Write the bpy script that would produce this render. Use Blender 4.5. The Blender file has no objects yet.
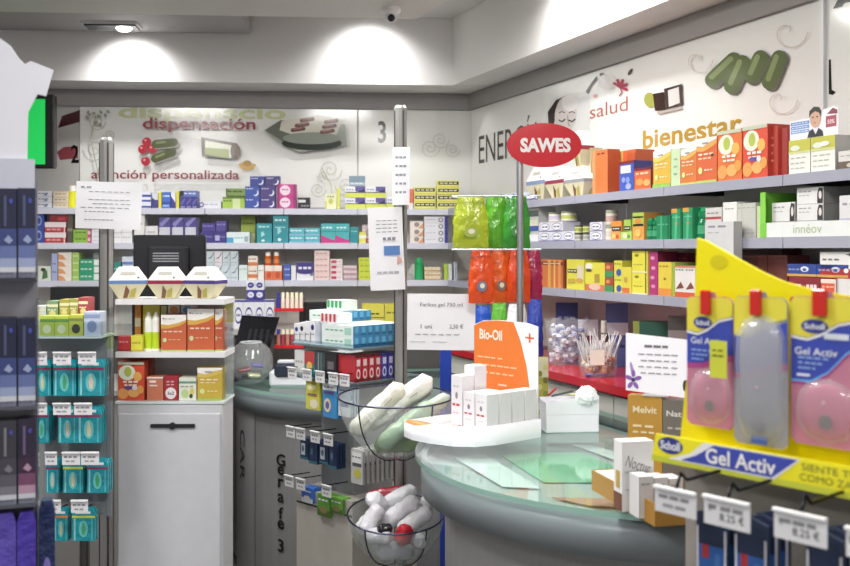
import bpy, math, random
from mathutils import Vector, Matrix
random.seed(7)
C = bpy.context.scene.collection
CAMZ, F = 1.55, 1000.0
# ------------------------------------------------------------------ materials
def lin(h):
    h = h.lstrip('#'); r = [int(h[i:i+2], 16)/255 for i in (0, 2, 4)]
    return [(c/12.92 if c <= .04045 else ((c+.055)/1.055)**2.4) for c in r]
MC = {}
def mat(h, kind='card'):
    k = (h, kind)
    if k in MC: return MC[k]
    m = bpy.data.materials.new('%s_%s' % (kind, h)); m.use_nodes = True
    n, l = m.node_tree.nodes, m.node_tree.links
    p = n['Principled BSDF']; col = lin(h)
    if kind in ('card', 'panel'): g = sum(col)/3; col = [(c*.9+g*.1)*.9 for c in col]
    p.inputs['Base Color'].default_value = (*col, 1)
    P = dict(card=(.42, 0), paper=(.7, 0), gloss=(.15, 0), wall=(.6, 0), panel=(.12, 0), metal=(.28, 1), brushed=(.4, .35),
             plastic=(.3, 0), floor=(.25, 0), foil=(.22, .3), vinyl=(.2, 0), glass=(.05, 0), film=(.05, 0), emit=(.5, 0), cloth=(.9, 0), gel=(.2, 0))[kind]
    p.inputs['Roughness'].default_value = P[0]; p.inputs['Metallic'].default_value = P[1]
    def noise(scale, lo, hi, target='col', vec=None):
        t = n.new('ShaderNodeTexNoise'); t.inputs['Scale'].default_value = scale; t.inputs['Detail'].default_value = 3
        tc = n.new('ShaderNodeTexCoord'); mp = n.new('ShaderNodeMapping'); l.new(tc.outputs['Object'], mp.inputs['Vector'])
        if vec: mp.inputs['Scale'].default_value = vec
        l.new(mp.outputs['Vector'], t.inputs['Vector'])
        r = n.new('ShaderNodeMapRange'); r.inputs['To Min'].default_value = lo; r.inputs['To Max'].default_value = hi
        l.new(t.outputs['Fac'], r.inputs['Value'])
        if target == 'col':
            mx = n.new('ShaderNodeMix'); mx.data_type = 'RGBA'; mx.blend_type = 'MULTIPLY'; mx.inputs[0].default_value = 1
            mx.inputs[6].default_value = (*col, 1); l.new(r.outputs[0], mx.inputs[7]); l.new(mx.outputs[2], p.inputs['Base Color'])
        elif target == 'rough': l.new(r.outputs[0], p.inputs['Roughness'])
        else:
            b = n.new('ShaderNodeBump'); b.inputs['Strength'].default_value = hi; b.inputs['Distance'].default_value = .01
            l.new(t.outputs['Fac'], b.inputs['Height']); l.new(b.outputs[0], p.inputs['Normal'])
    if kind == 'wall': noise(3, .95, 1.02)
    if kind == 'card': noise(25, .93, 1.04)
    if kind == 'brushed': noise(4, .3, .5, 'rough', (60, 60, .5)); noise(5, .85, 1.05, 'col', (40, 40, .3))
    if kind == 'metal': noise(6, .2, .38, 'rough', (50, 50, 1))
    if kind == 'floor': noise(2, .7, 1.1)
    if kind in ('vinyl', 'foil'): noise(28, 0, .8, 'bump'); noise(12, .75, 1.15)
    if kind == 'paper': noise(14, .96, 1.02)
    if kind == 'emit':
        p.inputs['Emission Color'].default_value = (*col, 1); p.inputs['Emission Strength'].default_value = 1.0
    if kind == 'gel':
        p.inputs['Alpha'].default_value = .62
    if kind in ('glass', 'film'):
        n.remove(p); out = n['Material Output']
        tr = n.new('ShaderNodeBsdfTransparent'); tr.inputs[0].default_value = (*[c**.5 for c in col], 1)
        gl = n.new('ShaderNodeBsdfGlossy'); gl.inputs['Roughness'].default_value = .06
        fr = n.new('ShaderNodeFresnel'); fr.inputs[0].default_value = 1.45
        ge = n.new('ShaderNodeNewGeometry'); su = n.new('ShaderNodeMath'); su.operation = 'SUBTRACT'; su.inputs[0].default_value = 1; l.new(ge.outputs['Backfacing'], su.inputs[1]); mu = n.new('ShaderNodeMath'); mu.operation = 'MULTIPLY'; l.new(fr.outputs[0], mu.inputs[0]); l.new(su.outputs[0], mu.inputs[1])
        mx = n.new('ShaderNodeMixShader'); l.new(mu.outputs[0], mx.inputs[0]); l.new(tr.outputs[0], mx.inputs[1]); l.new(gl.outputs[0], mx.inputs[2])
        l.new(mx.outputs[0], out.inputs['Surface'])
        if kind == 'film':
            df = n.new('ShaderNodeBsdfDiffuse'); df.inputs[0].default_value = (.85, .88, .88, 1); m2 = n.new('ShaderNodeMixShader'); m2.inputs[0].default_value = .16; l.new(mx.outputs[0], m2.inputs[1]); l.new(df.outputs[0], m2.inputs[2]); l.new(m2.outputs[0], out.inputs['Surface'])
    MC[k] = m; return m
def lamp_mat(name, s):
    m = bpy.data.materials.new(name); m.use_nodes = True; p = m.node_tree.nodes['Principled BSDF']
    p.inputs['Emission Color'].default_value = (1, .97, .93, 1); p.inputs['Emission Strength'].default_value = s; return m
# ------------------------------------------------------------------ text cache
TC = {}
def glyphs(txt, bold=0.0):
    k = (txt, bold)
    if k in TC: return TC[k]
    cu = bpy.data.curves.new('t', 'FONT'); cu.body = txt; cu.size = 1; cu.offset = bold; cu.resolution_u = 3
    o = bpy.data.objects.new('t', cu); C.objects.link(o)
    dg = bpy.context.evaluated_depsgraph_get(); dg.update()
    me = bpy.data.meshes.new_from_object(o.evaluated_get(dg))
    v = [(a.co.x, a.co.y) for a in me.vertices]; f = [tuple(p.vertices) for p in me.polygons]
    bpy.data.objects.remove(o); bpy.data.curves.remove(cu); bpy.data.meshes.remove(me)
    x0 = min(a[0] for a in v); x1 = max(a[0] for a in v); y0 = min(a[1] for a in v); y1 = max(a[1] for a in v)
    TC[k] = ([(a[0]-x0, a[1]-y0) for a in v], f, x1-x0, y1-y0); return TC[k]
# ------------------------------------------------------------------ mesh builder
class MB:
    def __init__(s): s.V = []; s.F = []; s.I = []; s.S = []; s.m = []
    def mi(s, m):
        if isinstance(m, str): m = mat(m)
        if m not in s.m: s.m.append(m)
        return s.m.index(m)
    def add(s, vs, fs, m, smooth=False):
        b = len(s.V); s.V += [tuple(v) for v in vs]; i = s.mi(m)
        for f in fs: s.F.append(tuple(b+a for a in f)); s.I.append(i); s.S.append(smooth)
        return s
    def box(s, x0, y0, z0, x1, y1, z1, m, top=None, right=None, bevel=0):
        V = [(x0,y0,z0),(x1,y0,z0),(x1,y1,z0),(x0,y1,z0),(x0,y0,z1),(x1,y0,z1),(x1,y1,z1),(x0,y1,z1)]
        if bevel:
            b = bevel; ch = [(x0+b,y0),(x1-b,y0),(x1,y0+b),(x1,y1-b),(x1-b,y1),(x0+b,y1),(x0,y1-b),(x0,y0+b)]
            inn = [(max(x0+b,min(x1-b,x)), max(y0+b,min(y1-b,y))) for x, y in ch]
            rings = [[(*p, z0) for p in inn], [(*p, z0+b) for p in ch], [(*p, z1-b) for p in ch], [(*p, z1) for p in inn]]
            vs = sum(rings, []); fs = [tuple(range(7,-1,-1)), tuple(range(24,32))]
            for k in range(3):
                for i in range(8): j = (i+1) % 8; fs.append((k*8+i, k*8+j, k*8+8+j, k*8+8+i))
            return s.add(vs, fs, m)
        s.add(V, [(0,3,2,1),(0,1,5,4),(2,3,7,6),(3,0,4,7)], m)
        s.add(V, [(4,5,6,7)], top or m); s.add(V, [(1,2,6,5)], right or m); return s
    def prism(s, poly, y0, y1, m, edge=None):    # outline in x,z extruded along y
        n = len(poly); vs = [(a, y0, b) for a, b in poly]+[(a, y1, b) for a, b in poly]
        s.add(vs, [tuple(range(n)), tuple(range(2*n-1, n-1, -1))], m)
        return s.add(vs, [((i+1) % n, i, n+i, n+(i+1) % n) for i in range(n)], edge or m)
    def slab(s, poly, z0, z1, m, edge=None):     # outline in x,y extruded along z
        n = len(poly); vs = [(a, b, z0) for a, b in poly]+[(a, b, z1) for a, b in poly]
        s.add(vs, [tuple(range(n-1, -1, -1)), tuple(range(n, 2*n))], m)
        return s.add(vs, [(i, (i+1) % n, n+(i+1) % n, n+i) for i in range(n)], edge or m)
    def poly(s, pts, m, y=0.0, fr='f'):
        if fr == 'f': vs = [(a, y, b) for a, b in pts]
        elif fr == 'r': vs = [(y, a, b) for a, b in pts]
        else: vs = [(a, b, y) for a, b in pts]
        return s.add(vs, [tuple(range(len(pts)))], m)
    def rect(s, x0, z0, x1, z1, m, y=0.0, fr='f'): return s.poly([(x0,z0),(x1,z0),(x1,z1),(x0,z1)], m, y, fr)
    def ell(s, cx, cz, rx, rz, m, y=0.0, fr='f', n=20, rot=0):
        c, q = math.cos(rot), math.sin(rot); pts = []
        for i in range(n):
            a = 2*math.pi*i/n; x = rx*math.cos(a); z = rz*math.sin(a); pts.append((cx+x*c-z*q, cz+x*q+z*c))
        return s.poly(pts, m, y, fr)
    def text(s, t, cx, cz, h, m, y=0.0, w=None, rot=0, bold=0.0, fr='f', left=False):
        v, f, tw, th = glyphs(t, bold); k = h/th; kx = (w/tw) if w else k; c, q = math.cos(rot), math.sin(rot); vs = []
        for a, b in v:
            x = (a if left else a-tw/2)*kx; z = (b-th/2)*k; vs.append((cx+x*c-z*q, cz+x*q+z*c))
        vv = [(a, y, b) for a, b in vs] if fr == 'f' else ([(y, a, b) for a, b in vs] if fr == 'r' else [(a, b, y) for a, b in vs])
        return s.add(vv, f, m)
    def lines(s, x0, x1, z, t, m, y=0.0, seed=1, words=4, fr='f'):   # a run of small print
        r = random.Random(seed); x = x0; W = (x1-x0)/words
        for i in range(words):
            e = x+W*(.62+.25*r.random()); s.rect(x, z, min(e, x1), z+t, m, y, fr); x += W
        return s
    def tube(s, pts, r, m, seg=8, closed=False, caps=True):
        pts = [Vector(p) for p in pts]; n = len(pts); rr = r if isinstance(r, (list, tuple)) else [r]*n; vs = []; up = None
        for i, p in enumerate(pts):
            a = pts[(i-1) % n] if (closed or i > 0) else p; b = pts[(i+1) % n] if (closed or i < n-1) else p
            d = (b-a).normalized()
            if up is None or abs(up.dot(d)) > .99: up = Vector((0,0,1)) if abs(d.z) < .9 else Vector((1,0,0))
            e1 = (up-d*up.dot(d)).normalized(); e2 = d.cross(e1); up = e1
            for k in range(seg):
                t = 2*math.pi*k/seg; vs.append(p+(e1*math.cos(t)+e2*math.sin(t))*rr[i])
        fs = []
        for i in range(n if closed else n-1):
            j = (i+1) % n
            for k in range(seg): q = (k+1) % seg; fs.append((i*seg+k, i*seg+q, j*seg+q, j*seg+k))
        s.add(vs, fs, m, True)
        if caps and not closed: s.add(vs, [tuple(range(seg-1,-1,-1)), tuple(range((n-1)*seg, n*seg))], m)
        return s
    def lathe(s, prof, m, c=(0,0,0), seg=24, smooth=True, mats=None, a0=0, a1=2*math.pi):
        full = abs(a1-a0-2*math.pi) < 1e-6; n = seg if full else seg+1; vs = []
        for r, z in prof:
            for k in range(n):
                a = a0+(a1-a0)*k/seg; vs.append((c[0]+r*math.cos(a), c[1]+r*math.sin(a), c[2]+z))
        for i in range(len(prof)-1):
            fs = []
            for k in range(seg):
                q = (k+1) % n; fs.append((i*n+k, i*n+q, i*n+n+q, i*n+n+k))
            s.add(vs, fs, (mats[i] if mats else m), smooth)
        return s
    def ball(s, c, r, m, sc=(1,1,1), seg=14, rings=8, rotm=None):
        vs = []; fs = []
        for i in range(rings+1):
            t = math.pi*i/rings
            for k in range(seg):
                a = 2*math.pi*k/seg; v = Vector((r*sc[0]*math.sin(t)*math.cos(a), r*sc[1]*math.sin(t)*math.sin(a), r*sc[2]*math.cos(t)))
                if rotm: v = rotm @ v
                vs.append(v+Vector(c))
        for i in range(rings):
            for k in range(seg): q = (k+1) % seg; fs.append((i*seg+k, i*seg+seg+k, i*seg+seg+q, i*seg+q))
        return s.add(vs, fs, m, True)
    def mesh(s, name='mesh'):
        me = bpy.data.meshes.new(name); me.from_pydata(s.V, [], s.F)
        for m in s.m: me.materials.append(m)
        me.polygons.foreach_set('material_index', s.I); me.polygons.foreach_set('use_smooth', s.S); me.update(); return me
    def build(s, name, parent=None, loc=(0,0,0), rz=0, rot=None):
        return link(name, s.mesh(name), parent, loc, rz, rot)
def link(name, data, parent=None, loc=(0,0,0), rz=0, rot=None):
    o = bpy.data.objects.new(name, data); C.objects.link(o); o.location = loc; o.rotation_euler = rot or (0,0,rz)
    if parent: o.parent = parent
    return o
def tag(o, label, cat, group=None, kind=None):
    o['label'] = label; o['category'] = cat
    if group: o['group'] = group
    if kind: o['kind'] = kind
    return o
def thing(name, label, cat, loc=(0,0,0), rz=0, group=None): return tag(link(name, None, None, loc, rz), label, cat, group)
def struct(o): o['kind'] = 'structure'; return o
def pt(px, py, Y): return Vector(((px-425)*Y/F, Y, CAMZ+(250-py)*Y/F))
def zat(py, Y): return CAMZ+(250-py)*Y/F
class Frame:
    def __init__(s, O, ang): s.O = Vector(O); s.a = ang; s.U = Vector((math.cos(ang), math.sin(ang))); s.N = Vector((math.sin(ang), -math.cos(ang)))
    def P(s, u, o, z): p = s.O+s.U*u+s.N*o; return Vector((p.x, p.y, z))
    def u(s, px, o=0):
        r = (px-425)/F; A = s.O+s.N*o; return (r*A.y-A.x)/(s.U.x-r*s.U.y)
    def z(s, py, u, o=0): return CAMZ+(250-py)*(s.P(u, o, 0).y)/F
BK = Frame((0.282-2.297, 6.0-.18), math.atan2(.18, 2.29))      # back wall, u grows to the right
RT = Frame((0.282, 6.0), math.atan2(-.931, .365))              # right wall, u grows towards the viewer
# ------------------------------------------------------------------ carton generator
def design(b, D, w, h, y=-.0006, fr='f'):
    for q in D:
        k = q[0]
        if k == 'r': b.rect(q[1]*w, q[2]*h, q[3]*w, q[4]*h, q[5], y, fr)
        elif k == 'e': b.ell(q[1]*w, q[2]*h, q[3]*w, q[4]*h, q[5], y, fr)
        elif k == 'p': b.poly([(a*w, c*h) for a, c in q[1]], q[2], y, fr)
        elif k == 't': b.text(q[1], q[2]*w, q[3]*h, q[4]*h, q[5], y, w=(q[6]*w if len(q) > 6 else None), bold=.02, fr=fr)
        elif k == 'l': b.lines(q[1]*w, q[2]*w, q[3]*h, q[4]*h, q[5], y, seed=int(q[3]*97), words=q[6] if len(q) > 6 else 3, fr=fr)
        y += -.0003 if fr == 'f' else .0003
def carton(w, h, d, base, D=(), side=None, top=None, SD=()):
    b = MB(); b.box(0, 0, 0, w, d, h, mat(base) if isinstance(base, str) else base, top=mat(top) if top else None, right=mat(side) if side else None)
    design(b, D, w, h)
    if SD: design(b, SD, d, h, w+.0006, 'r')
    return b
def B(y0, y1, c): return ('r', 0, y0, 1, y1, c)
def Vb(x0, x1, c): return ('r', x0, 0, x1, 1, c)
def R(*a): return ('r',)+a
def E(*a): return ('e',)+a
def Pg(*a): return ('p',)+a
def T(*a): return ('t',)+a
def L(*a): return ('l',)+a
ORD = ['', 'second', 'third', 'fourth', 'fifth', 'sixth', 'seventh', 'eighth', 'ninth']
def colw(i, n):
    if n == 1: return ''
    if n == 2: return ('left', 'right')[i]
    if n == 3: return ('left', 'centre', 'right')[i]
    return 'leftmost' if i == 0 else ('rightmost' if i == n-1 else ORD[i]+' from left')
def roww(j, n):
    if n == 1: return ''
    if n == 2: return ('bottom', 'top')[j]
    if n == 3: return ('bottom', 'middle', 'top')[j]
    return 'bottom' if j == 0 else ('topmost' if j == n-1 else ORD[j]+' from bottom')
def where(i, nc, j, nr):
    a, b = colw(i, nc), roww(j, nr)
    if a and b: return ', %s %s' % (b, a)
    if a: return ', %s one' % a if nc < 4 else ', '+a
    if b: return ', %s one' % b if nr < 4 else ', '+b
    return ''
def grid(fr, sz, o, x0, x1, yt, cols, rows, base, D, name, desc, place, depth=.1, zb=None, gap=.0015, side=None, top=None, SD=(), cat='box', maker=None, jit=.004):
    u0, u1 = fr.u(x0, o), fr.u(x1, o); um = (u0+u1)/2; z0 = sz if zb is None else zb
    H = fr.z(yt, um, o)-z0; w = (u1-u0)/cols; h = H/rows; grp = None
    b = maker(w-gap, h-.0006, depth) if maker else carton(w-gap, h-.0006, depth, base, D, side, top, SD)
    me = b.mesh(name)
    for j in range(rows):
        for i in range(cols):
            l = desc+where(i, cols, j, rows)+', '+place
            ob = link(name, me, None, fr.P(u0+i*w+gap/2, o-random.random()*jit, z0+.0004+j*h), fr.a)
            tag(ob, l, cat, desc+' '+place if cols*rows > 1 else None)
    return me
# ================================================================== SETTING
def fbox(fr, u0, u1, o0, o1, z0, z1, m, name, parent=None, **k):     # box in a wall frame: o grows into the room
    b = MB(); b.box(0, 0, 0, u1-u0, o1-o0, z1-z0, mat(*m) if isinstance(m, tuple) else m, **k)
    return b.build(name, parent, fr.P(u0, o1, z0), fr.a)
def floor():
    b = MB(); b.slab([(-4.2,-2), (5,-2), (5,7.5), (-4.2,7.5)], -.1, 0, mat('#5d5a58', 'floor')); struct(b.build('floor'))
floor()
UL = -2.4
struct(fbox(BK, UL, 2.297+.3, -.2, 0, 0, 3.2, ('#c4c0ba', 'wall'), 'wall_back'))
struct(fbox(RT, -.1, 7.0, -.2, 0, 0, 3.2, ('#c9c5bd', 'wall'), 'wall_right'))
b = MB(); b.box(-4.3, -2, 0, -4.2, 6, 3.2, mat('#d8d6d2', 'wall')); struct(b.build('wall_left'))
# upper ceiling, dropped slab, bulkheads, cornices
b = MB(); b.slab([(-4.2,-2), (5,-2), (5,6.4), (-4.2,6.4)], 2.86, 2.95, mat('#c9c7c4', 'wall')); struct(b.build('ceiling'))
b = MB(); c0 = Vector((-.04, 4.98)); dr = Vector((.365,-.931)); e = c0+dr*7.2
b.slab([(-4.2,-2), (e.x, e.y), (c0.x, c0.y), (-4.2, 4.66)], 2.70, 2.85, mat('#cfccc6', 'wall')); struct(b.build('trim_1'))
bz = 2.482
struct(fbox(BK, UL, 2.36, 0, .33, bz, 2.86, ('#d9d7d5', 'wall'), 'trim_2'))
struct(fbox(RT, -.05, 7, 0, .24, bz+.0015, 2.86, ('#dedcd9', 'wall'), 'trim_3'))
struct(fbox(BK, UL, 2.29, 0, .035, 2.385, bz-.002, ('#8f8b8a', 'wall'), 'trim_4'))
struct(fbox(RT, .03, 7, 0, .035, 2.385, bz-.002, ('#8f8b88', 'wall'), 'trim_5'))
# trough with square downlight in front of the back bulkhead
u0, u1 = BK.u(-60, .6), BK.u(245, .6)
struct(fbox(BK, u0, u1, .36, .80, 2.748, 2.86, ('#a09d9b', 'wall'), 'trim_6'))
def downlight(fr, u, o, z, w, label, power, ang=75, tilt=.0, black=True, spread=.55, vis=True):
    t = thing('ceiling_downlight', label, 'light', fr.P(u, o, z), fr.a, None)
    b = MB(); b.box(-w/2, -.07, -.012, w/2, .07, 0, mat('#e4e2df')); b.build('frame', t)
    b = MB(); b.box(-w/2+.012, -.058, -.02, w/2-.012, .058, -.0125, mat('#141414')); b.build('recess_plate', t)
    b = MB(); b.lathe([(0,-.034), (.028,-.034), (.042,-.0205), (0,-.0205)], lamp_mat('bulb', 14), (w*.22, 0, 0)); b.build('bulb', t)
    L_ = bpy.data.lights.new('spot', 'SPOT'); L_.energy = power; L_.spot_size = math.radians(ang); L_.spot_blend = spread; L_.shadow_soft_size = .03
    p = fr.P(u+w*.22, o, z-.045); lo = link('spot_lamp', L_, None, p); lo.rotation_euler = (0, 0, 0)
    d = Vector((-fr.N.x*tilt, -fr.N.y*tilt, -1)); lo.rotation_euler = d.to_track_quat('-Z', 'Y').to_euler()
    lo.parent = t; lo.matrix_parent_inverse = Matrix.LocRotScale(t.location, t.rotation_euler, None).inverted()
    return t
downlight(BK, BK.u(111, .56), .54, 2.748, .29, 'black square downlight set in the ceiling trough above the back wall', 26, 125, .75, spread=1)
downlight(BK, BK.u(362, .60), .60, 2.86, .2, 'downlight above the back bulkhead, its bright pool beside the dome camera', 34, 118, .75, spread=1)
downlight(RT, RT.u(508, .55), .56, 2.86, .2, 'downlight above the right bulkhead, its bright pool near the room corner', 34, 118, .75, spread=1)
# ordinary ceiling panels of the shop, in the slab and the upper ceiling
def panel_light(x, y, z, label, power, s=.6):
    t = thing('ceiling_panel_light', label, 'light', (x, y, z)); b = MB()
    b.box(-s/2-.02, -s/2-.02, -.012, s/2+.02, s/2+.02, 0, mat('#efefef')); b.build('frame', t)
    b = MB(); b.box(-s/2, -s/2, -.016, s/2, s/2, -.0125, lamp_mat('diffuser', 6)); b.build('diffuser', t)
    L_ = bpy.data.lights.new('panel', 'AREA'); L_.energy = power; L_.size = s; L_.color = (1, .98, .96); lo = link('panel_lamp', L_, t, (0, 0, -.03))
PW = 28
for x, y, z, w in ((-1.5,3.7,2.70,'left panel light nearest the back'), (-.35,3.7,2.70,'middle panel light nearest the back'), (-1.5,1.9,2.70,'left panel light over the counters'),
                (.2,1.9,2.70,'middle panel light over the counters'), (1.55,2.6,2.86,'right panel light by the bulkhead'), (-1.5,0,2.70,'left panel light near the entrance'), (.6,0,2.70,'middle panel light near the entrance'), (.85,4.0,2.86,'right panel light nearest the back corner')):
    panel_light(x, y, z, 'square white ceiling '+w, PW, .5)
w = bpy.data.worlds.new('World'); bpy.context.scene.world = w; w.use_nodes = True
bg = w.node_tree.nodes['Background']; bg.inputs[0].default_value = (.93, .96, 1, 1); bg.inputs[1].default_value = .6
cam = bpy.data.cameras.new('Camera'); cam.sensor_width = 36; cam.lens = 36*F/850; cam.shift_y = -33/850; cam.clip_start = .05
cam.dof.use_dof = True; cam.dof.focus_distance = 3.5; cam.dof.aperture_fstop = 4.5
co = link('Camera', cam, None, (0, 0, CAMZ), rot=(math.pi/2, 0, 0)); bpy.context.scene.camera = co
vs = bpy.context.scene.view_settings; vs.view_transform = 'Standard'; vs.look = 'None'; vs.gamma = 1; vs.exposure = 0.0
# dome camera
t = thing('dome_camera', 'small white dome security camera on the dropped ceiling', 'camera', (pt(391, 12, 4.75).x, 4.75, 2.70))
b = MB(); b.lathe([(0,0), (.045,0), (.045,-.02), (.036,-.03), (0,-.03)], mat('#dddddd', 'plastic')); b.build('base', t)
b = MB(); b.ball((0,0,-.04), .031, mat('#cfcfcf', 'plastic')); b.build('housing', t)
b = MB(); b.ball((.002,-.022,-.052), .018, mat('#0c0c0e', 'gloss')); b.build('lens', t)
# ------------------------------------------------------------------ shelving
ZS = (1.785, 1.590, 1.378)
def shelving(fr, joints, depth, labels, lc, zs, low=1.0, first_brackets=True):
    for k in range(len(joints)-1):
        a, c = joints[k], joints[k+1]
        t = thing('shelving_unit', labels[k], 'shelving', fr.P(a, 0, low), fr.a, None)
        b = MB(); b.box(0, -.012, 0, c-a-.002, -.001, zs[0]-low, mat('#dad7d1', 'wall')); b.build('back_panel', t)
        for z in zs:
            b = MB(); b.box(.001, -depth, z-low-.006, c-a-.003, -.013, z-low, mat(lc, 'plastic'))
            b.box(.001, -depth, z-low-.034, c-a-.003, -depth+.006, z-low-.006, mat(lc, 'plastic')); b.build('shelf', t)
            for q in (.012, c-a-.024):
                b = MB(); b.prism([(0,0), (0,-.0)], 0, 0, mat('#2c2c2e')) if 0 else None
                b.box(q, -depth*.75, z-low-.03, q+.008, -.014, z-low-.0065, mat('#2d2b2c')); b.build('bracket', t)
jr = [RT.u(p, .27) for p in (490, 575, 664, 783)]; st = jr[3]-jr[2]; jr[0] = .27; jr += [jr[3]+st, jr[3]+2*st]
shelving(RT, jr, .27, ['grey wall shelving holding small tins behind the oval red sign', 'grey wall shelving below the printed word salud', 'grey wall shelving of fruit-print vitamin boxes below bienestar',
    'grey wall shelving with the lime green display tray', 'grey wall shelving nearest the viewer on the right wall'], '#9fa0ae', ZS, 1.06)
jb = [UL+.35, BK.u(100, .25), BK.u(205, .25), BK.u(284, .25), BK.u(358, .25), BK.u(457, .25)]
shelving(BK, jb, .25, ['grey back shelving to the left of the upright holding the letter', 'grey back shelving behind the black monitor', 'grey back shelving under the moon-print boxes',
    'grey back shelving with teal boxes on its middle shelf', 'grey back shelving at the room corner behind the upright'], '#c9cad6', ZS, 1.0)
# ------------------------------------------------------------------ wall graphics
class Pan:                      # printed panel; coordinates in the panel's own metres
    def __init__(s, fr, px0, px1, z0, z1, name, label, base, o=.012, u0=None, u1=None):
        s.fr = fr; s.o = o; s.u0 = fr.u(px0, o) if u0 is None else u0; s.u1 = fr.u(px1, o) if u1 is None else u1; s.z0 = z0; s.z1 = z1; s.b = MB(); s.k = 0; s.name = name; s.label = label
        s.b.box(0, 0, 0, s.u1-s.u0, s.o-.001, z1-z0, base)
    def q(s, px, py): u = s.fr.u(px, s.o); return (u-s.u0, s.fr.z(py, u, s.o)-s.z0)
    def y(s): s.k += 1; return -.0008-.00015*s.k
    def poly(s, pts, c): s.b.poly([s.q(*p) for p in pts], mat(c, 'panel'), s.y()); return s
    def ell(s, px, py, rx, ry, c, rot=0):
        P = []; a_, b_ = math.cos(rot), math.sin(rot)
        for i in range(22):
            a = 2*math.pi*i/22; x = rx*math.cos(a); z = ry*math.sin(a); P.append((px+x*a_-z*b_, py+x*b_+z*a_))
        return s.poly(P, c)
    def caps(s, x0, y0, x1, y1, r, c):
        a = math.atan2(y1-y0, x1-x0); P = []
        for i in range(9): t = a+math.pi/2+math.pi*i/8; P.append((x0+r*math.cos(t), y0+r*math.sin(t)))
        for i in range(9): t = a-math.pi/2+math.pi*i/8; P.append((x1+r*math.cos(t), y1+r*math.sin(t)))
        return s.poly(P, c)
    def line(s, pts, wd, c):
        for (x0, y0), (x1, y1) in zip(pts, pts[1:]):
            d = math.hypot(x1-x0, y1-y0) or 1; nx, ny = -(y1-y0)/d*wd/2, (x1-x0)/d*wd/2
            s.poly([(x0+nx,y0+ny), (x1+nx,y1+ny), (x1-nx,y1-ny), (x0-nx,y0-ny)], c)
        return s
    def text(s, t, px0, px1, pyb, pyt, c, bold=.0, z=None):   # baseline/top pixel rows taken at the left end
        ua, ub = s.fr.u(px0, s.o), s.fr.u(px1, s.o); zb, zt = (s.fr.z(pyb, ua, s.o), s.fr.z(pyt, ua, s.o)) if z is None else z
        s.b.text(t, (ua+ub)/2-s.u0, (zb+zt)/2-s.z0, zt-zb, mat(c, 'panel'), s.y(), w=ub-ua, bold=bold); return s
    def curl(s, cx, cy, r, turns, c, wd=.7, sx=1):
        P = []
        for i in range(int(14*turns)+1):
            a = i*2*math.pi/14; k = r*(1-i/(14*turns+1)); P.append((cx+sx*k*math.cos(a), cy+k*math.sin(a)))
        return s.line(P, wd, c)
    def done(s):
        o = s.b.build(s.name, None, s.fr.P(s.u0, s.o, s.z0), s.fr.a); tag(o, s.label, 'wall panel'); return o
WP = mat('#e9e9e4', 'panel')
p = Pan(BK, 80, 357, 1.80, 2.384, 'printed_wall_panel', 'white back wall panel printed dispensación with capsules and a pill tray', WP)
p.text('dispenscio', 118, 286, 122, 104.5, '#c9d39a', .03)
for cx, cy, r, sx in ((97,122,9,1), (95,150,12,-1), (104,170,7,1), (110,135,6,-1), (330,170,12,1), (345,186,10,-1), (318,190,8,1), (322,176,5,-1)): p.curl(cx, cy, r, 2, '#bdbdac', .7, sx)
for k in range(12): p.ell(88+random.random()*22, 112+random.random()*14, 2, 1.3, '#9aa08a', k)
p.line([(96,205), (99,170), (92,140), (97,116)], 1, '#b4b4a2'); p.line([(333,206), (331,185), (322,168)], 1, '#c6c0a4')
p.text('dispensación', 144, 256, 133, 118, '#9c2633', .015)
for x, y in ((148,142.5), (144,150), (153.5,149.5), (147,162)): p.ell(x, y, 4.6, 4.4, '#b02434'); p.ell(x-1.3, y-1.5, 1.2, 1, '#ee9aa0')
for x, y, a in ((166,144,-.1), (165,156,-.35)):
    dx, dy = 9*math.cos(a), 9*math.sin(a); p.caps(x-dx+1, y-dy+1, x+dx+1, y+dy+1, 4, '#a9a79d'); p.caps(x-dx, y-dy, x+dx, y+dy, 4.2, '#545b38'); p.caps(x-dx+1, y-dy-1.4, x, y-1.4, 1.3, '#80885e')
p.poly([(202,138), (238,144), (239,160), (203,157)], '#4b4238'); p.poly([(206,141), (232,146), (232,159), (206,155)], '#d9dcc6'); p.poly([(206,148), (230,150), (230,159), (206,155)], '#8f9a52'); p.ell(236, 152, 5, 8, '#5c4530')
p.poly([(265,131), (281,121), (345,125), (347,146), (300,153), (285,147)], '#9aa096'); p.poly([(265,131), (281,121), (300,124), (296,150)], '#6a6f62'); p.poly([(282,122), (318,116), (343,120), (336,137), (300,138), (280,131)], '#d5d2c0'); p.ell(312, 144, 30, 7, '#2f372f'); p.ell(312, 139, 29, 6, '#8f988a')
for x0, y0 in ((293,131), (297,126.5), (302,121.5), (322,133), (324,128), (326,123)): p.caps(x0, y0, x0+11, y0-1.5, 1.9, '#6a3a38'); p.caps(x0+1, y0-.9, x0+9, y0-2.2, .6, '#b07a72')
p.text('atención personalizada', 93, 240, 182, 170, '#8e2f3c', .012)
p.poly([(239,165), (245,162), (257,165), (254,170), (244,171)], '#c9a254'); p.ell(248, 164, 4, 3, '#a98445')
p.done()
p = Pan(BK, 358.5, 472, 1.80, 2.384, 'printed_wall_panel', 'plain white back wall panel with black number 3 beside the upright', WP)
p.text('3', 378, 386, 143, 121, '#262626', .02)
for cx, cy, r in ((430,148,10), (440,140,9), (452,150,8)): p.curl(cx, cy, r, 2, '#d3d3ce', 1)
p.done()
p = Pan(BK, 30, 79, 1.80, 2.384, 'printed_wall_panel', 'grey back wall panel with black number 2 beside the television', mat('#b9b7b2', 'panel'))
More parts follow.
